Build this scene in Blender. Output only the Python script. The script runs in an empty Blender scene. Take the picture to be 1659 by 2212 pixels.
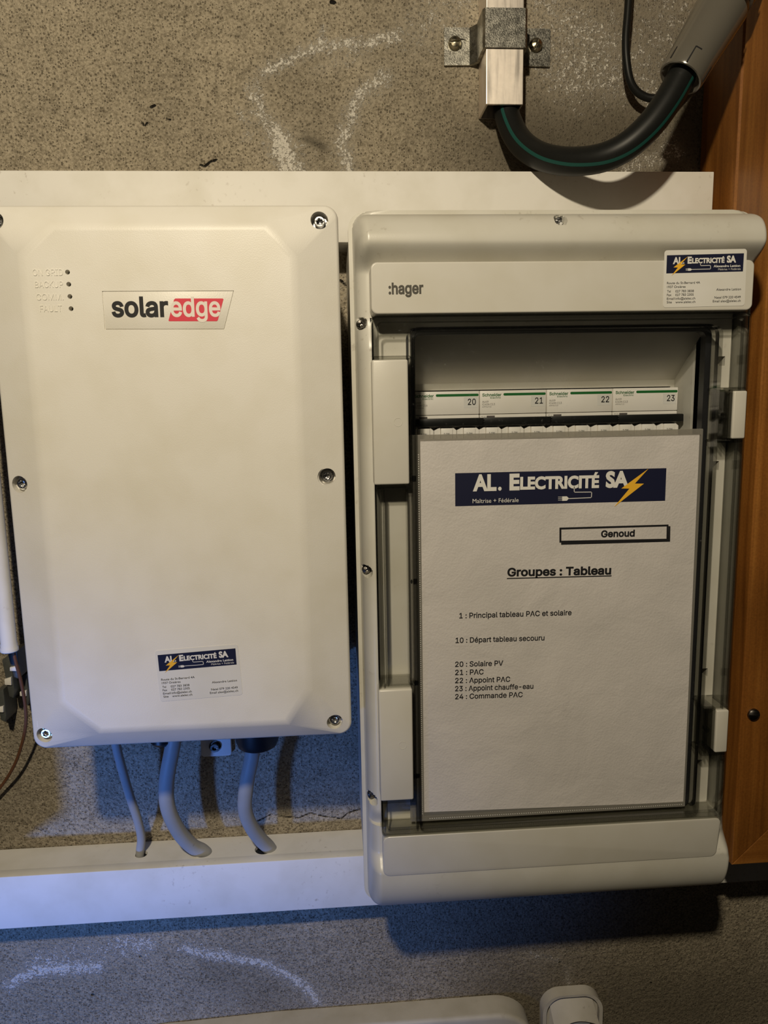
import bpy, bmesh, math, random
import numpy as np
from mathutils import Vector, Matrix, geometry

# ------------------------------------------------------------------ camera, world, lights, exposure
# Local convention below: (x, d, z) in millimetres, d = distance out of the wall towards the camera.
SC = bpy.context.scene
FPX, CAMD = 1560.86, 700.0
M = np.array([[0.99750541, -0.06811621, -0.01852422],
              [-0.02865193, -0.15085893, -0.98813999],
              [0.0645138, 0.98620574, -0.15243426]])
cam_data = bpy.data.cameras.new('camera')
cam = bpy.data.objects.new('camera', cam_data)
SC.collection.objects.link(cam)
cam_data.sensor_fit = 'HORIZONTAL'
cam_data.sensor_width = 36.0
cam_data.lens = FPX / 1659 * 36.0
cam_data.clip_start = 0.01
mw = Matrix.Identity(4)
for i in range(3):
    mw[i][0] = M[0][i]; mw[i][1] = -M[1][i]; mw[i][2] = -M[2][i]
mw[1][3] = -CAMD / 1000
cam.matrix_world = mw
SC.camera = cam

world = bpy.data.worlds.new('world'); SC.world = world; world.use_nodes = True
world.node_tree.nodes['Background'].inputs[0].default_value = (1.0, 0.86, 0.68, 1)
world.node_tree.nodes['Background'].inputs[1].default_value = 0.012

def lamp(name, kind, loc, power, color, size):
    l = bpy.data.lights.new(name, kind)
    l.energy = power; l.color = color; l.shadow_soft_size = size
    o = bpy.data.objects.new(name, l); o.location = loc
    SC.collection.objects.link(o)
    return o
# warm lamp above and behind the photographer
lamp('warm_lamp', 'POINT', (-0.134, -0.949, 0.483), 29.3, (1.0, 0.865, 0.635), 0.021)
# blue daylight coming through a small opening low on the left
sp = lamp('daylight_opening', 'SPOT', (-0.76, -1.20, -0.70), 48.0, (0.115, 0.30, 1.0), 0.05)
sp.data.spot_size = math.radians(46); sp.data.spot_blend = 1.0
tgt = Vector((-0.33, 0.0, -0.50))
sp.rotation_euler = (tgt - sp.location).to_track_quat('-Z', 'Y').to_euler()

SC.view_settings.view_transform = 'Standard'
SC.view_settings.look = 'None'
SC.view_settings.exposure = 0.0
SC.view_settings.gamma = 1.0
SC.view_settings.use_curve_mapping = False
try: SC.cycles.transparent_max_bounces = 32
except Exception: pass

# ------------------------------------------------------------------ helpers
def ray(px, py):
    d = M.T @ np.array([(px - 829.5) / FPX, (py - 1106) / FPX, 1.0])
    return d / d[1]
def at(px, py, depth):
    """point of the plane `depth` mm out of the wall seen at a photo pixel"""
    r = ray(px, py) * (CAMD - depth)
    return (float(r[0]), float(depth), float(r[2]))
def W(p):
    return Vector((p[0] / 1000, -p[1] / 1000, p[2] / 1000))
ORG = {}
def thing(name, label, cat, base, group=None):
    o = bpy.data.objects.new(name, None); SC.collection.objects.link(o)
    o.location = W(base); o.empty_display_size = 0.02
    o['label'] = label; o['category'] = cat
    if group: o['group'] = group
    ORG[o.name] = W(base)
    return o
def tag(o, label, cat, group=None):
    o['label'] = label; o['category'] = cat
    if group: o['group'] = group
    return o
def mesh(name, bm, mat, parent=None, smooth=30, normals=True, loc=None):
    if normals: bmesh.ops.recalc_face_normals(bm, faces=bm.faces)
    org = ORG[parent.name] if parent else (W(loc) if loc else Vector((0, 0, 0)))
    me = bpy.data.meshes.new(name)
    bm.to_mesh(me); bm.free()
    me.transform(Matrix.Translation(-org))
    me.materials.append(mat)
    if smooth:
        me.shade_smooth(); me.set_sharp_from_angle(angle=math.radians(smooth))
    o = bpy.data.objects.new(name, me); SC.collection.objects.link(o)
    if parent: o.parent = parent
    else: o.location = org
    ORG[o.name] = org
    return o
def nb(): return bmesh.new()
def box(bm, x0, x1, d0, d1, z0, z1, r=0, seg=2):
    b2 = nb()
    bmesh.ops.create_cube(b2, size=1.0)
    for v in b2.verts:
        v.co = W(((x0 + x1) / 2 + v.co.x * (x1 - x0), (d0 + d1) / 2 + v.co.y * (d1 - d0), (z0 + z1) / 2 + v.co.z * (z1 - z0)))
    bmesh.ops.recalc_face_normals(b2, faces=b2.faces)
    if r: bmesh.ops.bevel(b2, geom=list(b2.edges), offset=r / 1000, segments=seg, profile=0.5, affect='EDGES')
    join(bm, b2)
def join(bm, b2):
    me = bpy.data.meshes.new('tmp'); b2.to_mesh(me); b2.free()
    bm.from_mesh(me); bpy.data.meshes.remove(me)
def prism(bm, pts, d0, d1, r=0, seg=2):
    """outline (x,z) extruded from depth d0 to d1, front rim rounded by r"""
    b2 = nb()
    v0 = [b2.verts.new(W((x, d0, z))) for x, z in pts]
    v1 = [b2.verts.new(W((x, d1, z))) for x, z in pts]
    n = len(pts)
    b2.faces.new(v0); b2.faces.new(v1)
    fe = []
    for i in range(n):
        b2.faces.new((v0[i], v0[(i + 1) % n], v1[(i + 1) % n], v1[i]))
    bmesh.ops.recalc_face_normals(b2, faces=b2.faces)
    if r:
        s1 = set(v1)
        fe = [e for e in b2.edges if e.verts[0] in s1 and e.verts[1] in s1]
        bmesh.ops.bevel(b2, geom=fe, offset=r / 1000, segments=seg, profile=0.5, affect='EDGES')
    join(bm, b2)
def rrect(x0, x1, z0, z1, r, n=6):
    p = []
    for cx, cz, a0 in ((x1 - r, z1 - r, 0), (x0 + r, z1 - r, 90), (x0 + r, z0 + r, 180), (x1 - r, z0 + r, 270)):
        for k in range(n + 1):
            a = math.radians(a0 + 90 * k / n); p.append((cx + r * math.cos(a), cz + r * math.sin(a)))
    return p
def ring(bm, outer, inner, d0, d1):
    """closed band between two outlines with the same number of points"""
    n = len(outer); L = []
    for pts, d in ((outer, d0), (outer, d1), (inner, d1), (inner, d0)):
        L.append([bm.verts.new(W((x, d, z))) for x, z in pts])
    for a in range(4):
        A, B = L[a], L[(a + 1) % 4]
        for i in range(n): bm.faces.new((A[i], A[(i + 1) % n], B[(i + 1) % n], B[i]))
def smooth_path(pts, n=8):
    P = [np.array(p, float) for p in pts]
    P = [2 * P[0] - P[1]] + P + [2 * P[-1] - P[-2]]
    out = []
    for i in range(1, len(P) - 2):
        a, b, c, d = P[i - 1:i + 3]
        for k in range(n):
            t = k / n
            out.append(0.5 * (2 * b + (c - a) * t + (2 * a - 5 * b + 4 * c - d) * t * t + (-a + 3 * b - 3 * c + d) * t ** 3))
    out.append(P[-2]); return out
def frames(path, ref=(0, 1, 0)):
    fr = []
    for i, p in enumerate(path):
        t = path[min(i + 1, len(path) - 1)] - path[max(i - 1, 0)]; t /= np.linalg.norm(t)
        c = np.array(ref, float)
        n = np.cross(t, c); n /= np.linalg.norm(n)
        fr.append((p, t, n, np.cross(n, t)))
    return fr
def sweep(bm, path, rad, seg=16, ref=(0, 1, 0), cap=True):
    rings = []
    for i, (p, t, n, c) in enumerate(frames(path, ref)):
        r = rad(i / (len(path) - 1)) if callable(rad) else rad
        rings.append([bm.verts.new(W(p + r * (math.cos(a) * n + math.sin(a) * c))) for a in [2 * math.pi * k / seg for k in range(seg)]])
    for A, B in zip(rings, rings[1:]):
        for k in range(seg): bm.faces.new((A[k], A[(k + 1) % seg], B[(k + 1) % seg], B[k]))
    if cap: bm.faces.new(rings[0]); bm.faces.new(rings[-1])
def lathe(bm, prof, o, axis, seg=32, lobes=None):
    """prof: (radius, height) from o along axis; lobes {index: (count, amplitude)} gives star sockets"""
    o = np.array(o, float); a = np.array(axis, float); a /= np.linalg.norm(a)
    u = np.cross(a, (0.31, 0.22, 0.93)); u /= np.linalg.norm(u); v = np.cross(a, u)
    rings = []
    for i, (r, h) in enumerate(prof):
        row = []
        for k in range(seg):
            th = 2 * math.pi * k / seg
            rr = r
            if lobes and i in lobes: rr = r * (1 + lobes[i][1] * math.cos(lobes[i][0] * th))
            row.append(bm.verts.new(W(o + a * h + max(rr, 0.01) * (math.cos(th) * u + math.sin(th) * v))))
        rings.append(row)
    for A, B in zip(rings, rings[1:]):
        for k in range(seg): bm.faces.new((A[k], A[(k + 1) % seg], B[(k + 1) % seg], B[k]))
    bm.faces.new(rings[0]); bm.faces.new(rings[-1])
def cut(o, bm):
    """boolean difference, applied"""
    bmesh.ops.recalc_face_normals(bm, faces=bm.faces)
    me = bpy.data.meshes.new('cutter'); bm.to_mesh(me); bm.free()
    me.transform(Matrix.Translation(-ORG[o.name]))
    c = bpy.data.objects.new('cutter', me); SC.collection.objects.link(c)
    c.parent = o.parent
    if not o.parent: c.location = o.location
    m = o.modifiers.new('cut', 'BOOLEAN'); m.object = c; m.operation = 'DIFFERENCE'; m.solver = 'EXACT'
    bpy.context.view_layer.update()
    dg = bpy.context.evaluated_depsgraph_get()
    new = bpy.data.meshes.new_from_object(o.evaluated_get(dg))
    o.modifiers.clear(); o.data = new
    bpy.data.objects.remove(c)
    new.shade_smooth(); new.set_sharp_from_angle(angle=math.radians(24))
    w_ = o.modifiers.new('weighted', 'WEIGHTED_NORMAL'); w_.keep_sharp = True; w_.weight = 100

# ---- lettering
import os
def sans():
    try: return bpy.data.fonts.load(os.path.join(bpy.utils.system_resource('DATAFILES'), 'fonts', 'Inter.woff2'), check_existing=True)
    except Exception: return None
SANS = sans()
FACE = [None]
def raw_text(s, bold=0.0, ext=0.0):
    """glyph outlines filled by winding number; returns vertices and faces, as a solid when ext is set"""
    cu = bpy.data.curves.new('t', 'FONT'); cu.body = s
    if FACE[0]: cu.font = FACE[0]
    cu.resolution_u = 4; cu.fill_mode = 'NONE'
    o = bpy.data.objects.new('t', cu); SC.collection.objects.link(o)
    dg = bpy.context.evaluated_depsgraph_get()
    me = bpy.data.meshes.new_from_object(o.evaluated_get(dg))
    v = [Vector((x.co.x, x.co.y)) for x in me.vertices]
    nx = {}
    for e in me.edges:
        a, b = e.vertices; nx.setdefault(a, []).append(b); nx.setdefault(b, []).append(a)
    bpy.data.objects.remove(o); bpy.data.curves.remove(cu); bpy.data.meshes.remove(me)
    seen = set(); loops = []
    for st in sorted(nx):
        if st in seen: continue
        lp = [st]; seen.add(st); prev = None; cur = st
        nxt = min(nx[st]) if min(nx[st]) == st + 1 else nx[st][0]
        while nxt is not None and nxt not in seen:
            lp.append(nxt); seen.add(nxt); prev, cur = cur, nxt
            c = [k for k in nx[cur] if k != prev]; nxt = c[0] if c else None
        if len(lp) > 2: loops.append(lp)
    area = [sum(v[a].x * v[b].y - v[b].x * v[a].y for a, b in zip(l, l[1:] + l[:1])) for l in loops]
    def inside(p, l):
        c = False
        for a, b in zip(l, l[1:] + l[:1]):
            if (v[a].y > p.y) != (v[b].y > p.y) and p.x < (v[b].x - v[a].x) * (p.y - v[a].y) / (v[b].y - v[a].y) + v[a].x: c = not c
        return c
    if bold:      # embolden: push every outline away from the ink
        mv = {}
        for q, l in enumerate(loops):
            hole = sum(inside(v[l[0]], k) for j, k in enumerate(loops) if j != q) % 2
            sg = (-1 if area[q] > 0 else 1) * (-1 if hole else 1)
            for a, b, c in zip(l[-1:] + l[:-1], l, l[1:] + l[:1]):
                e1, e2 = (v[b] - v[a]).normalized(), (v[c] - v[b]).normalized()
                n1, n2 = Vector((-e1.y, e1.x)), Vector((-e2.y, e2.x))
                m_ = n1 + n2
                if m_.length < 1e-4: m_ = n1
                m_.normalize(); mv[b] = v[b] + m_ * (sg * bold / max(.55, m_.dot(n1)))
        for k, p in mv.items(): v[k] = p
    ov, oe, of, _, _, _ = geometry.delaunay_2d_cdt(v, [], loops, 0, 1e-6, False)
    E0 = np.array([(v[a].x, v[a].y, v[b].x, v[b].y) for l in loops for a, b in zip(l, l[1:] + l[:1])])
    C = np.array([[sum(ov[k].x for k in f) / 3, sum(ov[k].y for k in f) / 3] for f in of])
    xa, ya, xb, yb = E0.T[:, None, :]
    px, py = C[:, 0:1], C[:, 1:2]
    left = (xb - xa) * (py - ya) - (px - xa) * (yb - ya)
    wn = (((ya <= py) & (yb > py) & (left > 0)).astype(int) - ((ya > py) & (yb <= py) & (left < 0)).astype(int)).sum(1)
    faces = [tuple(f) for f, w_ in zip(of, wn) if w_ != 0]
    vv = [(p.x, p.y, 0.0) for p in ov]
    if ext:
        n = len(vv); vv = [(x, y, -ext) for x, y, _ in vv] + [(x, y, ext) for x, y, _ in vv]
        cnt = {}
        for f in faces:
            for a, b in zip(f, f[1:] + f[:1]): cnt[(a, b)] = 1
        side = [(a, b, b + n, a + n) for (a, b) in cnt if (b, a) not in cnt]
        faces = [tuple(k + n for k in f) for f in faces] + side
    used = sorted({k for f in faces for k in f}); mp = {k: i for i, k in enumerate(used)}
    return np.array([vv[k] for k in used]), [tuple(mp[k] for k in f) for f in faces]
CAP = {}
def text_on(bm, s, p0, p1, cap, d, bold=0.012, ext=0.0, shear=0.0):
    """s drawn on the plane at depth d with its ink from p0 to p1 (x,z) on the baseline and capitals `cap` mm high"""
    v, f = raw_text(s, bold, ext and 0.5)
    fk = 'S' if FACE[0] else 'B'
    if fk not in CAP:
        h, _ = raw_text('H'); CAP[fk] = h[:, 1].max() - h[:, 1].min()
    x0, x1 = v[:, 0].min(), v[:, 0].max()
    wd = math.hypot(p1[0] - p0[0], p1[1] - p0[1])
    ux, uz = (p1[0] - p0[0]) / wd, (p1[1] - p0[1]) / wd
    sx = wd / (x1 - x0); sy = cap / CAP[fk]
    vs = []
    for x, y, z in v:
        a = (x - x0) * sx; b = y * sy; a += b * shear
        vs.append(bm.verts.new(W((p0[0] + a * ux - b * uz, d + z * 2 * ext, p0[1] + a * uz + b * ux))))
    for q in f:
        try: bm.faces.new([vs[i] for i in q])
        except ValueError: pass
def text_px(bm, s, a, b, cappx, d, bold=0.014, **k):
    A = at(a[0], a[1], d); B = at(b[0], b[1], d)
    text_on(bm, s, (A[0], A[2]), (B[0], B[2]), cappx * (CAMD - d) / FPX * 1.03, d, bold, **k)
def flat(bm, pts, d):
    vs = [bm.verts.new(W((x, d, z))) for x, z in pts]; bm.faces.new(vs)
def line(bm, pts, w, d):
    for (xa, za), (xb, zb) in zip(pts, pts[1:]):
        L = math.hypot(xb - xa, zb - za); ux, uz = (xb - xa) / L * w / 2, (zb - za) / L * w / 2
        flat(bm, [(xa - ux - uz, za - uz + ux), (xa - ux + uz, za - uz - ux), (xb + ux + uz, zb + uz - ux), (xb + ux - uz, zb + uz + ux)], d)
def pxz(pts, d): return [(at(x, y, d)[0], at(x, y, d)[2]) for x, y in pts]

# ------------------------------------------------------------------ materials
def nt(name):
    m = bpy.data.materials.new(name); m.use_nodes = True
    return m, m.node_tree, m.node_tree.nodes['Principled BSDF']
def N(t, kind, **kw):
    n = t.nodes.new(kind)
    for k, v in kw.items():
        if k in n.inputs.keys(): n.inputs[k].default_value = v
        else: setattr(n, k, v)
    return n
def ramp(t, fac, stops):
    r = t.nodes.new('ShaderNodeValToRGB')
    while len(r.color_ramp.elements) < len(stops): r.color_ramp.elements.new(0.5)
    for e, (p, c) in zip(r.color_ramp.elements, stops):
        e.position = p; e.color = (c[0], c[1], c[2], 1) if isinstance(c, tuple) else (c, c, c, 1)
    t.links.new(fac, r.inputs[0]); return r.outputs[0]
def coords(t, scale=(1, 1, 1)):
    tc = t.nodes.new('ShaderNodeTexCoord'); mp = t.nodes.new('ShaderNodeMapping')
    mp.inputs['Scale'].default_value = scale
    g = t.nodes.new('ShaderNodeNewGeometry')
    t.links.new(g.outputs['Position'], mp.inputs[0]); return mp.outputs[0]
def plastic(name, col, rough=0.45, grain=0.0, dirt=0.0, spec=0.5, gs=1400):
    m, t, b = nt(name)
    b.inputs['Roughness'].default_value = rough
    b.inputs['Specular IOR Level'].default_value = spec
    co = coords(t)
    n = N(t, 'ShaderNodeTexNoise', Scale=26.0, Detail=5.0); t.links.new(co, n.inputs['Vector'])
    mx = t.nodes.new('ShaderNodeMix'); mx.data_type = 'RGBA'
    mx.inputs[6].default_value = (*col, 1)
    mx.inputs[7].default_value = (col[0] * (0.93 - dirt), col[1] * (0.92 - dirt), col[2] * (0.88 - dirt), 1)
    f = ramp(t, n.outputs[0], [(0.42, 0.0), (0.75, 1.0)])
    t.links.new(f, mx.inputs[0])
    out = mx.outputs[2]
    if dirt:
        n2 = N(t, 'ShaderNodeTexNoise', Scale=210.0, Detail=3.0); t.links.new(co, n2.inputs['Vector'])
        n3 = N(t, 'ShaderNodeTexNoise', Scale=17.0, Detail=1.0); t.links.new(co, n3.inputs['Vector'])
        ml = N(t, 'ShaderNodeMath', operation='MULTIPLY'); t.links.new(ramp(t, n2.outputs[0], [(0.62, 0.0), (0.8, 1.0)]), ml.inputs[0])
        t.links.new(ramp(t, n3.outputs[0], [(0.52, 0.0), (0.7, 1.0)]), ml.inputs[1])
        m2 = t.nodes.new('ShaderNodeMix'); m2.data_type = 'RGBA'
        t.links.new(ml.outputs[0], m2.inputs[0]); t.links.new(out, m2.inputs[6])
        m2.inputs[7].default_value = (col[0] * .5, col[1] * .45, col[2] * .4, 1); out = m2.outputs[2]
    t.links.new(out, b.inputs['Base Color'])
    if grain:
        g = N(t, 'ShaderNodeTexNoise', Scale=float(gs), Detail=2.0); t.links.new(co, g.inputs['Vector'])
        bp = N(t, 'ShaderNodeBump', Strength=grain, Distance=0.0002); t.links.new(g.outputs[0], bp.inputs['Height'])
        t.links.new(bp.outputs[0], b.inputs['Normal'])
    return m
def plain(name, col, rough=0.5, metal=0.0, spec=0.5):
    m, t, b = nt(name)
    co = coords(t); n = N(t, 'ShaderNodeTexNoise', Scale=300.0, Detail=3.0); t.links.new(co, n.inputs['Vector'])
    k = ramp(t, n.outputs[0], [(0.3, tuple(c * 0.9 for c in col)), (0.7, tuple(min(1, c * 1.06) for c in col))])
    t.links.new(k, b.inputs['Base Color'])
    b.inputs['Roughness'].default_value = rough; b.inputs['Metallic'].default_value = metal
    b.inputs['Specular IOR Level'].default_value = spec
    return m
def ink(name, col, rough=0.55):
    m, t, b = nt(name); b.inputs['Base Color'].default_value = (*col, 1); b.inputs['Roughness'].default_value = rough
    b.inputs['Specular IOR Level'].default_value = 0.3
    return m
def metal(name, col, rough, scratch=0.3, scale=(60, 60, 900), dist=0.0001, blot=0.25):
    m, t, b = nt(name)
    b.inputs['Metallic'].default_value = 1.0
    co = coords(t, scale)
    n = N(t, 'ShaderNodeTexNoise', Scale=1.0, Detail=6.0); t.links.new(co, n.inputs['Vector'])
    c2 = coords(t); n2 = N(t, 'ShaderNodeTexNoise', Scale=160.0, Detail=6.0, Roughness=0.65); t.links.new(c2, n2.inputs['Vector'])
    k = ramp(t, n2.outputs[0], [(0.35, tuple(c * (1 - blot) for c in col)), (0.68, tuple(min(1, c * (1 + blot)) for c in col))])
    t.links.new(k, b.inputs['Base Color'])
    r = ramp(t, n.outputs[0], [(0.3, max(0, rough - 0.1)), (0.7, min(1, rough + 0.15))]); t.links.new(r, b.inputs['Roughness'])
    bp = N(t, 'ShaderNodeBump', Strength=scratch, Distance=dist); t.links.new(n.outputs[0], bp.inputs['Height'])
    t.links.new(bp.outputs[0], b.inputs['Normal'])
    return m
def clear(name, tint, gloss, rough=0.03, scr=0.0, milk=0.0):
    """thin clear sheet: lets light straight through, mirrors by Fresnel"""
    m = bpy.data.materials.new(name); m.use_nodes = True; t = m.node_tree; t.nodes.clear()
    o = N(t, 'ShaderNodeOutputMaterial'); tr = N(t, 'ShaderNodeBsdfTransparent'); tr.inputs[0].default_value = (*tint, 1)
    gl = N(t, 'ShaderNodeBsdfGlossy'); gl.inputs['Roughness'].default_value = rough
    ge = N(t, 'ShaderNodeNewGeometry'); dt = N(t, 'ShaderNodeVectorMath', operation='DOT_PRODUCT')
    t.links.new(ge.outputs['Normal'], dt.inputs[0]); t.links.new(ge.outputs['Incoming'], dt.inputs[1])
    def mt(op, a, b_):
        n = N(t, 'ShaderNodeMath', operation=op); n.use_clamp = True
        for i, v in enumerate((a, b_)):
            if isinstance(v, (int, float)): n.inputs[i].default_value = v
            elif v is not None: t.links.new(v, n.inputs[i])
        return n
    ab = N(t, 'ShaderNodeMath', operation='ABSOLUTE'); t.links.new(dt.outputs['Value'], ab.inputs[0])
    pw = mt('POWER', mt('SUBTRACT', 1.0, ab.outputs[0]).outputs[0], 4.0)
    fr = mt('ADD', mt('MULTIPLY', pw.outputs[0], 0.9).outputs[0], 0.045)
    mu = mt('MULTIPLY', fr.outputs[0], gloss)
    mx = N(t, 'ShaderNodeMixShader'); t.links.new(mu.outputs[0], mx.inputs[0])
    t.links.new(tr.outputs[0], mx.inputs[1]); t.links.new(gl.outputs[0], mx.inputs[2])
    last = mx.outputs[0]
    if milk:
        d0 = N(t, 'ShaderNodeBsdfDiffuse'); d0.inputs[0].default_value = (.62, .60, .56, 1)
        m0 = N(t, 'ShaderNodeMixShader'); m0.inputs[0].default_value = milk
        t.links.new(last, m0.inputs[1]); t.links.new(d0.outputs[0], m0.inputs[2]); last = m0.outputs[0]
    if scr:
        co = coords(t, (1, 1, 1)); n = N(t, 'ShaderNodeTexNoise', Scale=420.0, Detail=6.0, Roughness=0.75); t.links.new(co, n.inputs['Vector'])
        n2 = N(t, 'ShaderNodeTexNoise', Scale=14.0, Detail=2.0); t.links.new(co, n2.inputs['Vector'])
        a = ramp(t, n.outputs[0], [(0.60, 0.0), (0.75, scr)]); b_ = ramp(t, n2.outputs[0], [(0.5, 0.0), (0.72, 1.0)])
        ml = N(t, 'ShaderNodeMath', operation='MULTIPLY'); t.links.new(a, ml.inputs[0]); t.links.new(b_, ml.inputs[1])
        df = N(t, 'ShaderNodeBsdfDiffuse'); df.inputs[0].default_value = (.6, .6, .6, 1)
        m2 = N(t, 'ShaderNodeMixShader'); t.links.new(ml.outputs[0], m2.inputs[0]); t.links.new(last, m2.inputs[1]); t.links.new(df.outputs[0], m2.inputs[2])
        last = m2.outputs[0]
    t.links.new(last, o.inputs[0])
    return m
def concrete():
    m, t, b = nt('pitted_concrete')
    co = coords(t)
    def noise(s, d=6.0, r=0.6, src=co):
        n = N(t, 'ShaderNodeTexNoise', Scale=s, Detail=d, Roughness=r); t.links.new(src, n.inputs['Vector']); return n.outputs[0]
    def math_(op, a, b_=None, clamp=False):
        n = N(t, 'ShaderNodeMath', operation=op); n.use_clamp = clamp
        for i, v in enumerate((a, b_)):
            if v is None: continue
            if isinstance(v, (int, float)): n.inputs[i].default_value = v
            else: t.links.new(v, n.inputs[i])
        return n.outputs[0]
    def mix(f, a, c):
        n = t.nodes.new('ShaderNodeMix'); n.data_type = 'RGBA'
        for i, v in ((0, f), (6, a), (7, c)):
            if isinstance(v, tuple): n.inputs[i].default_value = (*v, 1)
            elif isinstance(v, float): n.inputs[i].default_value = v
            else: t.links.new(v, n.inputs[i])
        return n.outputs[2]
    big, mid, fine = noise(7.5, 5), noise(60, 6, .68), noise(900, 3, .75)
    grit = noise(430, 2, .6)
    base = ramp(t, big, [(0.32, (.37, .318, .232)), (0.66, (.54, .465, .345))])
    base = mix(ramp(t, mid, [(0.42, 0.0), (0.66, .75)]), base, (.25, .214, .156))
    base = mix(ramp(t, fine, [(0.46, 0.0), (0.66, .8)]), base, (.56, .49, .375))
    base = mix(ramp(t, grit, [(0.40, .55), (0.55, 0.0)]), base, (.155, .128, .086))
    # pits
    vo = N(t, 'ShaderNodeTexVoronoi', Scale=480.0); t.links.new(co, vo.inputs['Vector'])
    sel = N(t, 'ShaderNodeSeparateColor'); t.links.new(vo.outputs['Color'], sel.inputs[0])
    rad = math_('MULTIPLY', math_('POWER', sel.outputs[0], 1.5), 0.50)
    pit = math_('MULTIPLY', math_('SUBTRACT', rad, vo.outputs['Distance']), 9.0, True)
    base = mix(math_('MULTIPLY', pit, 0.62), base, (.10, .078, .050))
    v2 = N(t, 'ShaderNodeTexVoronoi', Scale=95.0); t.links.new(co, v2.inputs['Vector'])
    s2 = N(t, 'ShaderNodeSeparateColor'); t.links.new(v2.outputs['Color'], s2.inputs[0])
    r2 = math_('MULTIPLY', math_('POWER', s2.outputs[0], 30.0), 0.22)
    pit2 = math_('MULTIPLY', math_('SUBTRACT', r2, v2.outputs['Distance']), 10.0, True)
    base = mix(math_('MULTIPLY', pit2, 0.8), base, (.02, .016, .012))
    # darker patches, salt, cracks from the modelled wall maps
    def attr(nm):
        a = N(t, 'ShaderNodeAttribute'); a.attribute_name = nm; return a.outputs['Fac']
    base = mix(math_('MULTIPLY', attr('dark_tone'), 0.85, True), base, (.11, .094, .068))
    base = mix(math_('MULTIPLY', attr('salt'), .5, True), base, (.46, .415, .34))
    sn = noise(150, 5, .7); sn2 = noise(560, 3, .7)
    sm = math_('ADD', attr('salt'), math_('MULTIPLY', math_('SUBTRACT', sn, 0.5), 3.2))
    sm = math_('ADD', sm, math_('MULTIPLY', math_('SUBTRACT', sn2, 0.5), 3.6))
    salt = math_('MULTIPLY', math_('SUBTRACT', sm, 0.66), 2.2, True)
    salt = math_('MULTIPLY', salt, math_('MULTIPLY', attr('salt'), 4.0, True))
    base = mix(math_('MULTIPLY', salt, .85), base, (.78, .74, .66))
    wob = noise(260, 4, .7); cd = math_('ADD', attr('crack'), math_('MULTIPLY', math_('SUBTRACT', wob, .5), 2.2))
    cr = math_('SUBTRACT', 1.3, math_('MULTIPLY', cd, 1.7), True)
    base = mix(cr, base, (.012, .010, .008))
    t.links.new(base, b.inputs['Base Color']); b.inputs['Roughness'].default_value = .85
    b.inputs['Specular IOR Level'].default_value = .25
    h = math_('ADD', math_('MULTIPLY', fine, .55), math_('MULTIPLY', noise(230, 4, .6), 1.7))
    h = math_('SUBTRACT', h, math_('MULTIPLY', pit, .75)); h = math_('SUBTRACT', h, math_('MULTIPLY', pit2, 1.6))
    h = math_('SUBTRACT', h, math_('MULTIPLY', cr, 2.4)); h = math_('ADD', h, math_('MULTIPLY', salt, .4))
    bp = N(t, 'ShaderNodeBump', Strength=1.0, Distance=0.0017); t.links.new(h, bp.inputs['Height'])
    t.links.new(bp.outputs[0], b.inputs['Normal'])
    return m
def wood(name, horizontal=False):
    m, t, b = nt(name)
    s = (3.0, 60, 95) if horizontal else (95, 60, 3.0)
    co = coords(t, s)
    n = N(t, 'ShaderNodeTexNoise', Scale=1.0, Detail=7.0, Roughness=.6, Distortion=.6); t.links.new(co, n.inputs['Vector'])
    c2 = coords(t); n2 = N(t, 'ShaderNodeTexNoise', Scale=13.0, Detail=3.0); t.links.new(c2, n2.inputs['Vector'])
    c3 = coords(t, (1, 1, 1)); n3 = N(t, 'ShaderNodeTexNoise', Scale=500.0, Detail=3.0, Roughness=.8); t.links.new(c3, n3.inputs['Vector'])
    k = ramp(t, n.outputs[0], [(0.28, (.17, .056, .009)), (0.5, (.30, .112, .020)), (0.74, (.47, .20, .042))])
    mx = t.nodes.new('ShaderNodeMix'); mx.data_type = 'RGBA'; mx.blend_type = 'MULTIPLY'; mx.inputs[0].default_value = 1
    t.links.new(k, mx.inputs[6]); t.links.new(ramp(t, n2.outputs[0], [(0.35, .72), (0.65, 1.0)]), mx.inputs[7])
    m3 = t.nodes.new('ShaderNodeMix'); m3.data_type = 'RGBA'; m3.blend_type = 'MULTIPLY'; m3.inputs[0].default_value = 1
    t.links.new(mx.outputs[2], m3.inputs[6]); t.links.new(ramp(t, n3.outputs[0], [(0.35, .8), (0.6, 1.0)]), m3.inputs[7])
    t.links.new(m3.outputs[2], b.inputs['Base Color'])
    b.inputs['Roughness'].default_value = .42
    bp = N(t, 'ShaderNodeBump', Strength=.3, Distance=0.0004); t.links.new(n.outputs[0], bp.inputs['Height'])
    t.links.new(bp.outputs[0], b.inputs['Normal'])
    return m
def paper():
    m, t, b = nt('creased_paper')
    co = coords(t); n = N(t, 'ShaderNodeTexNoise', Scale=19.0, Detail=4.0, Distortion=.4); t.links.new(co, n.inputs['Vector'])
    n2 = N(t, 'ShaderNodeTexNoise', Scale=620.0, Detail=2.0); t.links.new(co, n2.inputs['Vector'])
    t.links.new(ramp(t, n.outputs[0], [(0.35, (.57, .545, .53)), (0.65, (.63, .60, .585))]), b.inputs['Base Color'])
    b.inputs['Roughness'].default_value = .4
    b.inputs['Specular IOR Level'].default_value = .5
    ad = N(t, 'ShaderNodeMath', operation='MULTIPLY_ADD'); t.links.new(n.outputs[0], ad.inputs[0]); ad.inputs[1].default_value = 9.0
    t.links.new(n2.outputs[0], ad.inputs[2])
    bp = N(t, 'ShaderNodeBump', Strength=.8, Distance=0.0003); t.links.new(ad.outputs[0], bp.inputs['Height'])
    t.links.new(bp.outputs[0], b.inputs['Normal'])
    return m
LIDM = plastic('cream_powder_coat', (.80, .775, .72), .42, .35, .0)
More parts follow.
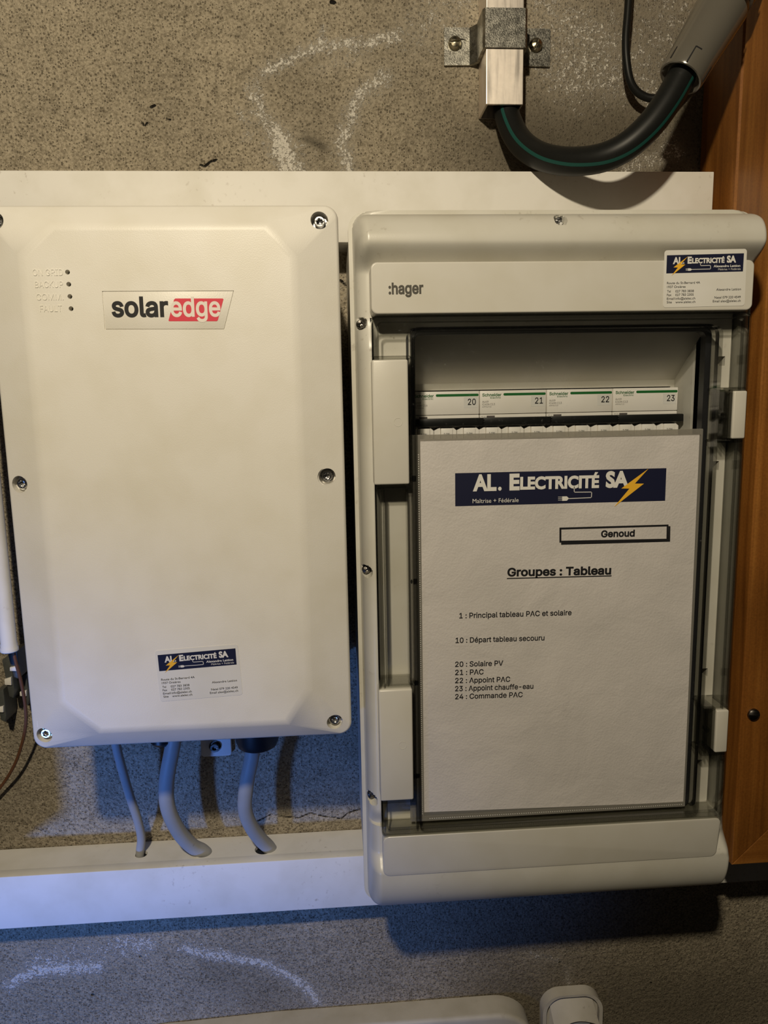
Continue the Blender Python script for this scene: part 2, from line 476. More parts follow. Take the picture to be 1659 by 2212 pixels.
DUCTM = plastic('white_pvc', (.83, .81, .765), .62, .05, .05)
GREY = plastic('light_grey_plastic', (.60, .585, .53), .33, .12, .03)
GREY2 = plastic('light_grey_plastic_smooth', (.63, .61, .555), .32, .08, .0)
BOXM = plastic('inverter_case', (.72, .70, .66), .5, .2, .0)
CONC = concrete()
WOODV, WOODH = wood('stained_wood'), wood('stained_wood_rail', True)
BLACK = plain('black_plastic', (.014, .014, .015), .4)
RUBBER = plain('black_rubber', (.009, .0095, .009), .42, spec=.22)
GREEN = ink('green_stripe', (.008, .06, .05), .5)
ALU = metal('brushed_aluminium', (.84, .77, .70), .46, .03, (230, 60, 20), .00003, .05)
ZINC = metal('galvanised_zinc', (.33, .32, .285), .36, .6, (900, 900, 900), .0003, .5)
STEEL = metal('polished_steel', (.62, .62, .62), .2, .1)
BRASS = metal('dull_screw', (.42, .38, .28), .3, .2)
DKSTEEL = metal('dark_steel', (.18, .17, .155), .3, .2)
GLANDM = plastic('grey_gland_plastic', (.12, .11, .092), .19, .02, .0, spec=1.0)
CABLEM = plastic('grey_cable_sheath', (.40, .40, .39), .5, .3, .04)
BREAKM = plastic('white_breaker_plastic', (.86, .83, .78), .4, .05, .0)
WHITE = plastic('white_label', (.74, .73, .70), .35)
PAPER = paper()
NAVY, INK, WINK, YEL = ink('navy_print', (.008, .010, .035)), ink('black_print', (.012, .012, .014)), ink('white_print', (.74, .73, .70)), ink('yellow_print', (.85, .47, .035))
RED, CREAMINK, GRN = ink('red_print', (.70, .052, .085)), ink('cream_print', (.82, .76, .70)), ink('green_print', (.01, .13, .025))
GREYINK, LOGOINK = ink('grey_print', (.09, .085, .08)), ink('dark_grey_print', (.075, .07, .058))
PANE = clear('clear_pane', (.975, .98, .985), .6, .05, .30)
CLEAR = clear('clear_polycarbonate', (.95, .95, .94), .6, .05, .2)
EDGE = clear('clear_edge', (.80, .80, .78), 1.2, .10)
SLEEVE = clear('plastic_sleeve', (.80, .79, .76), 1.3, .22, milk=.17)
BROWN = ink('brown_wire', (.16, .07, .035))
DIRTY = plastic('dirty_white_plastic', (.60, .57, .52), .5, .3, .12)
DARKGREY = plain('dark_grey_plastic', (.075, .08, .075), .45)

# ------------------------------------------------------------------ the wall
def seg_dist(X, Z, pts):
    D_ = np.full(X.shape, 1e9)
    for (xa, za), (xb, zb) in zip(pts, pts[1:]):
        dx, dz = xb - xa, zb - za; L = dx * dx + dz * dz + 1e-9
        t_ = np.clip(((X - xa) * dx + (Z - za) * dz) / L, 0, 1)
        D_ = np.minimum(D_, np.hypot(X - xa - t_ * dx, Z - za - t_ * dz))
    return D_
def w0(*pts): return pxz(pts, 0)
def build_wall():
    xs = np.concatenate([np.linspace(-2600, -460, 16)[:-1], np.arange(-460, 400, 1.6), np.linspace(400, 2400, 16)])
    zs = np.concatenate([np.linspace(-1500, -720, 10)[:-1], np.arange(-720, 470, 1.6), np.linspace(470, 1300, 10)])
    X, Z = np.meshgrid(xs, zs)
    salt = np.zeros(X.shape)
    for pts, wd, amp in [
        (w0((570, 155), (620, 128), (680, 103), (745, 94), (800, 90), (850, 78)), 6, 1.0),
        (w0((548, 190), (558, 240), (598, 290), (622, 360)), 8, .85),
        (w0((610, 320), (640, 380)), 17, .8),
        (w0((832, 165), (772, 212), (755, 262), (738, 305), (752, 365)), 9, .95),
        (w0((700, 60), (690, 85)), 4, .7), (w0((690, 150), (740, 130), (790, 120)), 7, .45),
        (w0((515, 240), (540, 275), (530, 300)), 5, .45),
        (w0((900, 70), (960, 20), (1040, -40)), 20, .55),
        (w0((1180, -20), (1210, 60), (1250, 120)), 30, .55),
        (w0((1240, 150), (1300, 100), (1400, 130), (1440, 40)), 34, .55),
        (w0((1330, 190), (1290, 130), (1180, 110)), 14, .5),
        (w0((1400, 345), (1350, 362), (1460, 330)), 8, .75), (w0((1400, 200), (1440, 300)), 12, .4),
        (w0((745, 592), (765, 640)), 9, .5),
        (w0((20, 2128), (60, 2105), (130, 2095), (210, 2092)), 9, 1.15),
        (w0((80, 2070), (170, 2050), (250, 2055), (310, 2050)), 15, .7),
        (w0((400, 2050), (450, 2062), (520, 2072), (580, 2085), (625, 2110), (665, 2135), (683, 2160)), 8, 1.2),
        (w0((250, 2025), (330, 2035)), 9, .6), (w0((1150, 2060), (1200, 2075)), 5, .5), (w0((1225, 2090), (1228, 2140)), 4, .5),
        (w0((180, 1818), (300, 1812)), 4, .35), (w0((590, 1752), (640, 1745)), 6, .35), (w0((430, 2150), (500, 2160)), 12, .35)]:
        salt += amp * np.exp(-(seg_dist(X, Z, pts) / wd) ** 2)
    salt = np.minimum(salt, np.where((X > 120) & (Z > 0), .66, 1.35))
    dark_tone = np.zeros(X.shape)  # broad soft patches of darker concrete tone
    for pts, wd, amp in [
        (w0((620, 160), (680, 230), (690, 310)), 34, .35), (w0((860, 30), (900, 200), (960, 330)), 42, .35),
        (w0((660, 300), (700, 318)), 4, .7), (w0((1170, 330), (1300, 240), (1350, 60)), 70, .75), (w0((1480, 330), (1480, 60)), 40, .5),
        (w0((1130, 300), (1200, 350), (1500, 300)), 50, .4), (w0((380, 200), (420, 300)), 45, .2),
        (w0((1100, 2190), (1659, 2150)), 75, .8), (w0((480, 2100), (640, 2200)), 30, .35), (w0((40, 1450), (30, 1800)), 40, .15)]:
        dark_tone += amp * np.exp(-(seg_dist(X, Z, pts) / wd) ** 2)
    crack = np.full(X.shape, 60.0)
    for pts, extra in [
        (w0((-60, 1765), (0, 1775), (70, 1785), (110, 1812), (180, 1822), (202, 1816), (225, 1810), (247, 1814), (270, 1817), (292, 1805), (318, 1814), (341, 1807), (367, 1809)), .25),
        (w0((405, 1812), (419, 1805), (434, 1795), (479, 1794), (520, 1787)), .45),
        (w0((545, 1780), (557, 1775), (587, 1760), (613, 1766), (647, 1768), (669, 1758), (703, 1766), (719, 1767), (737, 1771), (752, 1758), (780, 1749), (820, 1745)), -.1),
        (w0((92, 58), (108, 96), (128, 135), (136, 156)), .5), (w0((95, 95), (102, 118)), .3), (w0((140, 190), (155, 185), (160, 205)), .8),
        (w0((178, 195), (190, 203), (199, 219)), .3), (w0((225, 275), (226, 295)), .6), (w0((262, 315), (285, 340), (296, 341)), .7),
        (w0((325, 230), (333, 226)), -.6), (w0((305, 262), (312, 271), (318, 264)), -.2), (w0((360, 255), (367, 257)), -.3),
        (w0((417, 345), (424, 334)), .7), (w0((432, 355), (442, 359), (455, 348), (468, 344)), -.3), (w0((356, 335), (356, 352)), .6),
        (w0((415, 360), (440, 368)), .8), (w0((715, 2), (722, 3)), -1), (w0((660, 295), (685, 315), (715, 310)), .9),
        (w0((420, 1768), (462, 1764)), .8), (w0((735, 605), (760, 625)), -.5)]:
        crack = np.minimum(crack, seg_dist(X, Z, pts) + extra)
    rng = np.random.RandomState(4)
    nx, nz = len(xs), len(zs)
    # gentle trowel waves
    Dp = 0.9 * np.sin(X / 61 + 1.3 * np.sin(Z / 83)) * np.sin(Z / 47 + .7) * .5 - .6
    Dp -= 1.2 * np.exp(-(np.maximum(crack, 0) / 1.6) ** 2)
    Dp = np.minimum(Dp, -0.05)
    co = np.stack([X, -Dp, Z], -1).reshape(-1, 3) / 1000
    idx = np.arange(nx * nz).reshape(nz, nx)
    f = np.stack([idx[:-1, :-1], idx[:-1, 1:], idx[1:, 1:], idx[1:, :-1]], -1).reshape(-1, 4)
    me = bpy.data.meshes.new('wall_back')
    me.vertices.add(len(co)); me.vertices.foreach_set('co', co.ravel())
    me.loops.add(f.size); me.loops.foreach_set('vertex_index', f.ravel())
    me.polygons.add(len(f)); me.polygons.foreach_set('loop_start', np.arange(0, f.size, 4))
    me.update()
    for nm, a in (('salt', salt), ('dark_tone', dark_tone), ('crack', crack)):
        me.attributes.new(nm, 'FLOAT', 'POINT').data.foreach_set('value', a.ravel().astype(np.float32))
    me.materials.append(CONC); me.shade_smooth()
    o = bpy.data.objects.new('wall_back', me); SC.collection.objects.link(o); o['kind'] = 'structure'
build_wall()
bm = nb(); box(bm, -900, -358, 0, 190, -455, 900, 4)  # unseen block, added to keep the blue light off the wall's left part
o = mesh('daylight_blocker', bm, CONC); o['kind'] = 'structure'
bm = nb(); box(bm, -2600, 2400, 0, 3000, -1520, -1500)
o = mesh('floor', bm, CONC, smooth=0); o['kind'] = 'structure'

# ------------------------------------------------------------------ wooden frame at the right
def build_wood():
    XL = 350.2
    t = thing('wooden_frame', 'orange-brown stained wooden post with a mitred front frame at the right edge', 'wooden frame', (XL + 60, 0, -461))
    bm = nb(); prism(bm, [(XL, -441), (900, -441), (900, 900), (XL, 900)], 0, 66.5)
    bmesh.ops.recalc_face_normals(bm, faces=bm.faces)
    es = [e for e in bm.edges if all(abs(v.co.x - XL / 1000) < 1e-5 and v.co.y < -.06 for v in e.verts)]
    bmesh.ops.bevel(bm, geom=es, offset=.0032, segments=1, affect='EDGES')
    mesh('post', bm, WOODV, t, smooth=0)
    A = at(1585, 1868, 120); B = at(1659, 1797, 120)
    x0, z0 = XL - .4, at(1620, 1866, 120)[2]
    k = (B[2] - A[2]) / (B[0] - A[0])
    wd = 92
    bm = nb(); prism(bm, [(x0, z0 + .3), (x0 + wd, z0 + k * wd + .3), (x0 + wd, 900), (x0, 900)], 68.6, 120.4, 1.6, 3)
    mesh('stile', bm, WOODV, t)
    bm = nb(); prism(bm, [(x0 + .2, z0), (900, z0), (900, z0 + k * wd), (x0 + wd + .2, z0 + k * wd)], 68.6, 120, .9)
    mesh('rail', bm, WOODH, t)
    c = at(1628, 1544, 121)
    bm = nb(); r = 5.6
    lathe(bm, [(r, -1.5), (r, .0), (r * .93, 1.2), (r * .7, 2.2), (r * .35, 2.8), (0, 3.0)], (c[0], 121, c[2]), (0, 1, 0), 28)
    s = mesh('screw', bm, DKSTEEL, t)
    cb = nb(); box(cb, c[0] - 9, c[0] + 9, 122.3, 130, c[2] - .75, c[2] + .75); cut(s, cb)
build_wood()

# ------------------------------------------------------------------ cable trunking
def build_ducts():
    t = thing('cable_trunking', 'upper white plastic cable trunking running above both enclosures', 'cable trunking', (-200, 0, 136))
    bm = nb(); box(bm, -900, 339.2, 0, 41, 136.5, 193, .6); mesh('base', bm, DUCTM, t)
    bm = nb(); box(bm, -900, 339.8, 37, 47, 135.6, 193.9, .8); mesh('lid', bm, DUCTM, t)
    t = thing('cable_trunking', 'lower white plastic cable trunking with three grey cables entering its top', 'cable trunking', (-200, 0, -498))
    bm = nb(); box(bm, -900, 760, 0, 40, -497, -444.4, .6); base = mesh('base', bm, DUCTM, t)
    bm = nb(); box(bm, -900, 760, 35.5, 47, -498.2, -443.3, 1.0)
    mesh('lid', bm, DUCTM, t)
    for (x, d, rx) in ((-205.5, 21.5, 6.0), (-143.5, 24.5, 8.3), (-83.5, 24.5, 9.0)):
        cb = nb(); lathe(cb, [(rx, -4), (rx, 6)], (x, d, -444.4), (0, 0, 1), 28); cut(base, cb)
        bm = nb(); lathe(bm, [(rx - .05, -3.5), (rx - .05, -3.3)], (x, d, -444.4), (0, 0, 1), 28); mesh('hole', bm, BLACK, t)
build_ducts()

FACE[0] = SANS
# ------------------------------------------------------------------ inverter interface box
LX0, LX1, LZ0, LZ1 = -231.5, 6.3, -253.2, 133.6
OCT = [(-182, 118), (-42, 118), (-24.6, 97), (-24.6, -211), (-42, -236.5), (-178, -236.5), (-204, -212), (-204, 99)]
FRONT, RIM = 187.0, 175.5
def bolt_head(parent, x, d, z, r=3.7, name='screw'):
    bm = nb()
    lathe(bm, [(r * 1.35, 0), (r * 1.35, .8), (r, .8), (r, 4.2), (r * .88, 4.9), (r * .64, 4.9), (r * .60, 4.5), (r * .56, 2.2), (0, 1.6)], (x, d, z), (0, 1, 0), 48, {6: (6, .1), 7: (6, .12), 5: (6, .06)})
    mesh(name, bm, STEEL, parent)
def build_inverter():
    t = thing('inverter_box', 'cream enclosure with a solar brand plate and four indicator holes', 'electrical box', (-112, 0, -262))
    bm = nb(); box(bm, -222, -3, 0, 160, -258, 126, 6, 4); mesh('case', bm, BOXM, t)
    out = rrect(LX0, LX1, LZ0, LZ1, 9.5, 8)
    bm = nb()
    for x, z in out:
        for d in (162, RIM): bm.verts.new(W((x, d, z)))
    for x, z in OCT: bm.verts.new(W((x, FRONT, z)))
    r = bmesh.ops.convex_hull(bm, input=list(bm.verts))
    bmesh.ops.dissolve_limit(bm, angle_limit=math.radians(1.2), verts=list(bm.verts), edges=list(bm.edges))
    es = [e for e in bm.edges if all(abs(v.co.y + RIM / 1000) < 1e-5 for v in e.verts)]
    bmesh.ops.bevel(bm, geom=es, offset=.0022, segments=4, profile=.5, affect='EDGES')
    es = [e for e in bm.edges if all(abs(v.co.y + FRONT / 1000) < 1e-5 for v in e.verts) and e.is_manifold and e.calc_face_angle(0) > math.radians(5)]
    bmesh.ops.bevel(bm, geom=es, offset=.0035, segments=3, profile=.5, affect='EDGES')
    lid = mesh('lid', bm, LIDM, t, smooth=24)
    cb = nb()
    for x in (-6.5, -222.0):
        for z in (122.8, -53.4, -241.2): lathe(cb, [(6.0, 170.5), (6.0, 181), (6.6, 181.4), (9, 195)], (x, 0, z), (0, 1, 0), 36)
    for k, z in enumerate((88.4, 80.6, 72.7, 64.8)):
        lathe(cb, [(1.55, 180), (1.55, 200)], (-174.6 + .12 * k, 0, z), (0, 1, 0), 24)
    plate = pxz([(220.5, 628.7), (505.4, 627.7), (485, 711.5), (226.6, 711.7)], FRONT)
    prism(cb, plate, FRONT - .8, FRONT + 5)
    cut(lid, cb)
    for x in (-6.5, -222.0):
        for z in (122.8, -53.4, -241.2): bolt_head(t, x, 170.6, z)
    for k, z in enumerate((88.4, 80.6, 72.7, 64.8)):
        bm = nb(); lathe(bm, [(1.7, 177), (1.7, 180.4)], (-174.6 + .12 * k, 0, z), (0, 1, 0), 20); mesh('indicator_window', bm, RUBBER, t)
    # brand plate
    cx = sum(p[0] for p in plate) / 4; cz = sum(p[1] for p in plate) / 4
    pl = [(cx + (x - cx) * .99, cz + (z - cz) * .975) for x, z in plate]
    bm = nb(); prism(bm, pl, FRONT - .8, FRONT - .1, .15); bp = mesh('brand_plate', bm, LIDM, t)
    f2 = FRONT + .02
    bm = nb(); flat(bm, pxz([(200 + x / 4.879, 600 + y / 4.879) for x, y in ((872, 218), (1372, 218), (1380, 226), (1320, 448), (1308, 458), (806, 458), (800, 450), (858, 230))], f2), f2)
    mesh('red_field', bm, RED, bp, smooth=0)
    bm = nb(); text_px(bm, 'solar', (241.6, 683.3), (364.5, 683), 36.5, f2, .026); mesh('lettering', bm, INK, bp, smooth=0)
    bm = nb(); text_px(bm, 'edge', (369, 683), (476.7, 682.6), 36.5, f2 + .06, .018); mesh('lettering', bm, CREAMINK, bp, smooth=0)
    # embossed words
    bm = nb()
    for s, a, b, y in (('ON GRID', 71, 136.5, 595), ('BACKUP', 76, 136.5, 621), ('COMM.', 79, 137.5, 648), ('FAULT', 87, 134.5, 673)):
        text_px(bm, s, (a, y + .6), (b, y), 12, FRONT + .16, -.002, ext=.2)
    mesh('embossed_lettering', bm, LIDM, t, smooth=0)
    bm = nb()
    for s, px in (('P', 83), ('I', 115), ('O', 151)):
        a = at(px, 1575, 181); w_ = 1.0 if s == 'I' else 4.0
        text_on(bm, s, (a[0] - w_ / 2, a[2]), (a[0] + w_ / 2, a[2]), 5, {83: 177.4, 115: 179.2, 151: 181.9}[px], -.004, ext=.22)
    mesh('embossed_marks', bm, LIDM, t, smooth=0)
    # foot bracket on the wall
    bm = nb(); prism(bm, rrect(-143.8, -113.8, -352, -240, 3, 3), 1, 6, .6)
    br = mesh('mounting_foot', bm, BOXM, t)
    bm = nb(); lathe(bm, [(6, 0), (6, 1), (4.2, 1), (4.2, 5), (2.4, 5), (2.2, 2.5), (0, 2.5)], (-129.5, 6, -341), (0, 1, 0), 24); mesh('bolt', bm, DKSTEEL, br)
    bm = nb(); box(bm, -143, -114, 1, 40, -262, -240, 1); mesh('foot_arm', bm, BOXM, t)
    # glands
    g = at(555, 1633, 72)
    bm = nb(); lathe(bm, [(15, 51), (15, 40), (19.6, 39), (19.6, 8), (17.5, 2), (14, 0)], (-78.5, 74, -309.5), (0, 0, 1), 40); mesh('cable_gland', bm, BLACK, t)
    bm = nb(); lathe(bm, [(9, 48), (9, 20), (10.8, 18), (10.8, 3), (8.5, 0)], (-166, 64, -307), (0, 0, 1), 32); mesh('cable_gland', bm, BLACK, t)
    bm = nb(); lathe(bm, [(6, 40), (6, 10), (4.6, 0)], (-222 + 8, 63, -296), (0, 0, 1), 24); mesh('cable_gland', bm, BLACK, t)
build_inverter()

# ------------------------------------------------------------------ company stickers
def sticker(label, ox, oz, rot, d, base):
    FACE[0] = None
    t = thing('address_sticker', label, 'sticker', base, 'address stickers')
    c, s = math.cos(rot), math.sin(rot)
    def G(u, w): return (ox + u * c - w * s, oz + u * s + w * c)
    def L(x, y):   # template pixels -> sticker mm
        le = 145 - 55 * (y - 75) / 945; re = 1470 - 70 * (y - 65) / 935
        return ((x - le) / (re - le) * 60, (1 - (y - 70 + (x - le) / 1325 * 12) / 945) * 39)
    def GL(x, y): return G(*L(x, y))
    bm = nb(); prism(bm, [G(x, z) for x, z in rrect(0, 60, 0, 39, 2, 4)], d, d + .15); mesh('card', bm, WHITE, t, smooth=0)
    bm = nb(); flat(bm, [G(1.8, 35.6), G(57.9, 36.0), G(57.7, 23.6), G(1.7, 23.3)], d + .2); mesh('banner', bm, NAVY, t, smooth=0)
    def T(bm, s_, x0, x1, yb, cap, bold=.012, dd=.25): text_on(bm, s_, GL(x0, yb), GL(x1, yb - (x1 - x0) / 1325 * 12), cap, d + dd, bold)
    bm = nb()
    T(bm, 'AL', 270, 424, 292, 4.2, .045); T(bm, '.', 434, 452, 290, 4.2, .03); T(bm, 'E', 505, 572, 287, 4.2, .05); T(bm, 'LECTRICITÉ', 577, 1098, 285, 3.2, .045); T(bm, 'SA', 1135, 1285, 277, 4.2, .05)
    T(bm, 'Alexandre Lattion', 920, 1350, 357, 1.55, .02); T(bm, 'Maîtrise + Fédérale', 993, 1355, 408, 1.35, -.004)
    line(bm, [GL(712, 283), GL(712, 328), GL(872, 325), GL(872, 385), GL(575, 388)], .38, d + .25)
    flat(bm, [GL(508, 370), GL(550, 370), GL(576, 389), GL(550, 410), GL(508, 410)], d + .25)
    for y in (377, 390, 403): line(bm, [GL(475, y), GL(505, y)], .2, d + .25)
    mesh('white_lettering', bm, WINK, t, smooth=0)
    bm = nb(); flat(bm, [GL(*p) for p in ((512, 176), (278, 352), (348, 355), (240, 490), (467, 308), (395, 303))], d + .32); mesh('lightning_bolt', bm, YEL, t, smooth=0)
    bm = nb()
    for s_, x0, x1, y in (('Route du St-Bernard 4A', 165, 695, 628), ('1937 Orsières', 165, 460, 692), ('Tel', 163, 220, 765), ('027 783 3838', 295, 590, 765),
                          ('Fax', 158, 230, 825), ('027 783 2305', 293, 585, 825), ('Email', 155, 275, 887), ('info@alelec.ch', 290, 608, 887),
                          ('Site', 152, 232, 946), ('www.alelec.ch', 290, 608, 946), ('Alexandre Lattion', 950, 1350, 746), ('Natel 079 220 4549', 917, 1340, 878),
                          ('Email alex@alelec.ch', 888, 1338, 940)):
        T(bm, s_, x0, x1, y, 1.55, .008)
    mesh('black_lettering', bm, INK, t, smooth=0)
    FACE[0] = SANS
sticker('white and navy address sticker low on the cream solar box', -133.4, -215.2, math.radians(2.4), FRONT + .05, (-104, FRONT, -215))

# ------------------------------------------------------------------ distribution panel
HX0, HX1, HZ0, HZ1 = 13.7, 320.0, -414.5, 135.3
def aZ(z):
    """how far the cover bulges at height z"""
    def sm(t_): t_ = np.clip(t_, 0, 1); return t_ * t_ * (3 - 2 * t_)
    a = np.full(np.shape(z), 17.0)
    top = 26 * np.sqrt(np.clip(1 - (1 - np.clip((131.6 - z) / 22, 0, 1)) ** 2, 0, 1))
    top = top - 18 * sm((109 - z) / 19)
    a = np.where(z > 59, np.minimum(top, 26), a)
    a = np.where((z <= 59) & (z > 35), 11 + 6 * sm((59 - z) / 24), a)
    bot = 25 * np.sqrt(np.clip(1 - (1 - np.clip((z + 412) / 37, 0, 1)) ** 2, 0, 1))
    bot = bot - 9 * sm((z + 371) / 14)
    a = np.where(z < -334, bot, a)
    a = np.where((z >= -334) & (z < -320), 13 + 4 * sm((z + 334) / 14), a)
    return a
PITS = [(20.6, 55.5, 4.6, 157), (20.6, -127.5, 4.4, 157), (20.6, -313.0, 4.6, 157), (163.2, 124.0, 4.4, 166)]
def build_panel():
    t = thing('distribution_panel', 'light grey circuit breaker enclosure with a clear door beside the wood frame', 'breaker panel', (164, 0, -412))
    bm = nb(); prism(bm, rrect(HX0 + 1, HX1 - 1, HZ0 + 1, HZ1 - 1, 11, 6), 0, 143, 1.0)
    bb = mesh('back_box', bm, GREY, t)
    cb = nb(); box(cb, 57.5, 280.5, 40, 170, -336, 49); cut(bb, cb)
    # cover: sculpted height field with rounded corners and rolled ends
    xs = sorted(set(list(np.arange(HX0, 31, .55)) + list(np.arange(31, 157, 4.5)) + list(np.arange(157, 169.5, .55)) + list(np.arange(170, 293, 4.5)) + [56.9, 281.1] + list(np.arange(293, HX1, .9)) + [HX1]))
    zs = sorted(set(list(np.arange(HZ0, -300, 1.0)) + list(np.arange(-300, -136, 4)) + list(np.arange(-136, -119, .6)) + list(np.arange(-119, 30, 4)) + list(np.arange(30, 62, .65)) + list(np.arange(62, HZ1, .9)) + [HZ1, -337.0, 49.9]))
    xs, zs = np.array(xs), np.array(zs)
    X, Z = np.meshgrid(xs, zs)
    r = 12.0
    dz = np.clip(np.maximum(Z - (HZ1 - r), (HZ0 + r) - Z), 0, r)
    ins = r - np.sqrt(np.maximum(r * r - dz * dz, 0))
    Xc = np.clip(X, HX0 + ins, HX1 - ins)
    e = np.minimum(Xc - HX0 - ins, HX1 - ins - Xc)
    q = np.sqrt(np.clip(1 - (1 - np.clip((e - 3.2) / np.where(Xc > 170, 20.0 - 13.5 * np.clip(np.maximum((Z - 59) / 42, (-334 - Z) / 42), 0, 1), 10.5), 0, 1)) ** 2, 0, 1))
    A = aZ(Z)
    Dp = 149.0 + (A + 5.5) * q
    mid = (Z < 59.2) & (Z > -335) & (Xc > 27.6) & (Xc < 300.4)
    Dp = np.where(mid, 148.0, Dp)
    for px, pz, pr, pd in PITS:
        rr_ = np.hypot(Xc - px, Z - pz)
        Dp = np.where(rr_ < pr, np.minimum(Dp, pd + 3 - (rr_ < pr * .9) * 3), Dp)
    co = np.stack([Xc, -Dp, Z], -1) / 1000
    bm = nb(); nz, nx = X.shape
    vs = [[bm.verts.new(co[i, j]) for j in range(nx)] for i in range(nz)]
    for i in range(nz - 1):
        for j in range(nx - 1):
            mx_, mz_ = (xs[j] + xs[j + 1]) / 2, (zs[i] + zs[i + 1]) / 2
            if 57 < mx_ < 281 and -337 < mz_ < 49.5: continue
            bm.faces.new((vs[i][j], vs[i][j + 1], vs[i + 1][j + 1], vs[i + 1][j]))
    # skirt of the cover
    bmesh.ops.remove_doubles(bm, verts=bm.verts, dist=1e-6)
    cov = mesh('cover', bm, GREY, t, smooth=50)
    bm = nb()
    ring(bm, rrect(HX0, HX1, HZ0, HZ1, 12, 8), rrect(HX0 + 3.5, HX1 - 3.5, HZ0 + 3.5, HZ1 - 3.5, 9, 8), 141.5, 149.8)
    mesh('cover_rim', bm, GREY, t, smooth=35)
    # face behind the door with its window and latch holes
    bm = nb(); box(bm, 28.5, 299.4, 146, 163, -334.8, 59, .6, 1)
    face = mesh('door_seat', bm, GREY, t)
    cb = nb(); prism(cb, rrect(57.4, 280.6, -334.2, 48.9, 5, 5), 120, 170)
    for a in ((1556, 780), (1543, 1006), (1519, 1453), (1508, 1650), ):
        c = at(*a, 163); box(cb, c[0] - 3.2, c[0] + 3.6, 154, 170, c[2] - 3.5, c[2] + 3.5)
    cut(face, cb)
    # header and footer bands
    bm = nb(); prism(bm, rrect(27.6, 301.2, 59.2, 94.0, 4.5, 6), 150, 185, 1.2, 3); hb = mesh('header_band', bm, GREY2, t); hb.modifiers.new('w', 'WEIGHTED_NORMAL').keep_sharp = True
    bm = nb(); prism(bm, rrect(28.2, 300.2, -372.6, -335.4, 5.5, 6), 150, 184.5, 1.2, 3)
    for v in bm.verts:
        if v.co.y < -.17: v.co.y += .0045 * (-.3354 - v.co.z) / .036
    mesh('footer_band', bm, GREY2, t)
    bm = nb(); text_px(bm, ':hager', (839.5, 635), (914.8, 633.6), 21, 185.08, .030); mesh('lettering', bm, LOGOINK, hb, smooth=0)
    # recess: sloping hood, sides, mask plate
    bm = nb()
    x0, x1 = 57.4, 280.6
    def quad(*p): bm.faces.new([bm.verts.new(W(q_)) for q_ in p])
    quad((x0, 158, 48.9), (x1, 158, 48.9), (x1, 112, 12.6), (x0, 112, 12.6))
    quad((x1, 158, 48.9), (x1, 112, 12.6), (x1, 112, -335.6), (x1, 158, -335.6))
    quad((x0, 158, 48.9), (x0, 112, 12.6), (x0, 112, -335.6), (x0, 158, -335.6))
    quad((x0, 112, -335.6), (x1, 112, -335.6), (x1, 158, -335.6), (x0, 158, -335.6))
    hood = mesh('recess_walls', bm, GREY2, t, smooth=0, normals=False)
    bm = nb()
    box(bm, x0, x1, 108, 112, 7.2, 12.8); box(bm, x0, 60.2, 108, 112, -335.6, 7.2); box(bm, 277.4, x1, 108, 112, -335.6, 7.2); box(bm, 60.2, 277.4, 108, 112, -335.6, -46)
    mesh('mask_plate', bm, GREY2, t, smooth=0)
    bm = nb(); box(bm, 57.5, 280.5, 60, 66, -20, 15, .5); mesh('mounting_rail', bm, STEEL, t)
    # screws in the scooped holes
    for px, pz, pr, pd in PITS:
        bm = nb(); lathe(bm, [(3.4, 0), (3.4, 3.2), (2.8, 4.6), (1.3, 5.2), (1.2, 4.0), (0, 3.6)], (px + .4, pd - .5, pz - .3), (0, 1, 0), 30, {3: (4, .3), 4: (4, .3)})
        mesh('cover_screw', bm, DKSTEEL if px < 100 else STEEL, t)
    # clear door
    bm = nb()
    X0, X1, Z0, Z1 = 27.3, 300.8, -334.6, 58.4
    n_ = 6
    outer = rrect(X0, X1, Z0, Z1, 4, n_); inner = rrect(57.2, 280.8, -333, 48.6, 6, n_)
    for a, b, d in ((outer, inner, 184.2),):
        va = [bm.verts.new(W((x, d, z))) for x, z in a]; vb = [bm.verts.new(W((x, d, z))) for x, z in b]
        for i in range(len(a)):
            k = (i + 1) % len(a); bm.faces.new((va[i], va[k], vb[k], vb[i]))
    door = mesh('clear_door', bm, CLEAR, t, smooth=0)
    bm = nb()
    ring(bm, outer, rrect(X0 + 1.5, X1 - 1.5, Z0 + 1.5, Z1 - 1.5, 3, n_), 183, 185.2)
    ring(bm, rrect(X0 + .1, X1 - .1, Z0 + .1, Z1 - .1, 4, n_), rrect(X0 + 1.3, X1 - 1.3, Z0 + 1.3, Z1 - 1.3, 3, n_), 160, 183)
    mesh('door_rim', bm, EDGE, door, smooth=35)
    bm = nb()
    ring(bm, rrect(X0 + 4.2, X1 - 4.2, Z0 + 4.2, Z1 - 4.2, 3, n_), rrect(X0 + 5, X1 - 5, Z0 + 5, Z1 - 5, 3, n_), 181, 184)
    for z in (30.0, -62.0, -211.5, -306.3): box(bm, 28.6, 54.0, 165, 185, z - .9, z + .9, .3, 1)
    for z in (4.0, -34.4, -241.2, -280.6): box(bm, 280.8, 299.6, 163, 185, z - .9, z + .9, .3, 1)
    for xx in (54.2, ): box(bm, xx, xx + .7, 165, 185, Z0 + 5, Z1 - 10)
    box(bm, 33.5, 34.5, 172, 184, -211, -63); box(bm, 50.6, 51.2, 172, 184, -211, -63)
    for za, zb in ((3.2, -33.6), (-242, -279.8)):
        box(bm, 284.0, 284.8, 165, 184, zb, za); box(bm, 287.5, 288.3, 165, 184, zb, za); box(bm, 290, 290.6, 165, 184, zb, za)
        lathe(bm, [(2.4, 178), (2.4, 182), (2.0, 182), (2.0, 178)], (285.5, 0, (za + zb) / 2), (0, 1, 0), 20)
    mesh('door_ribs', bm, EDGE, door, smooth=30)
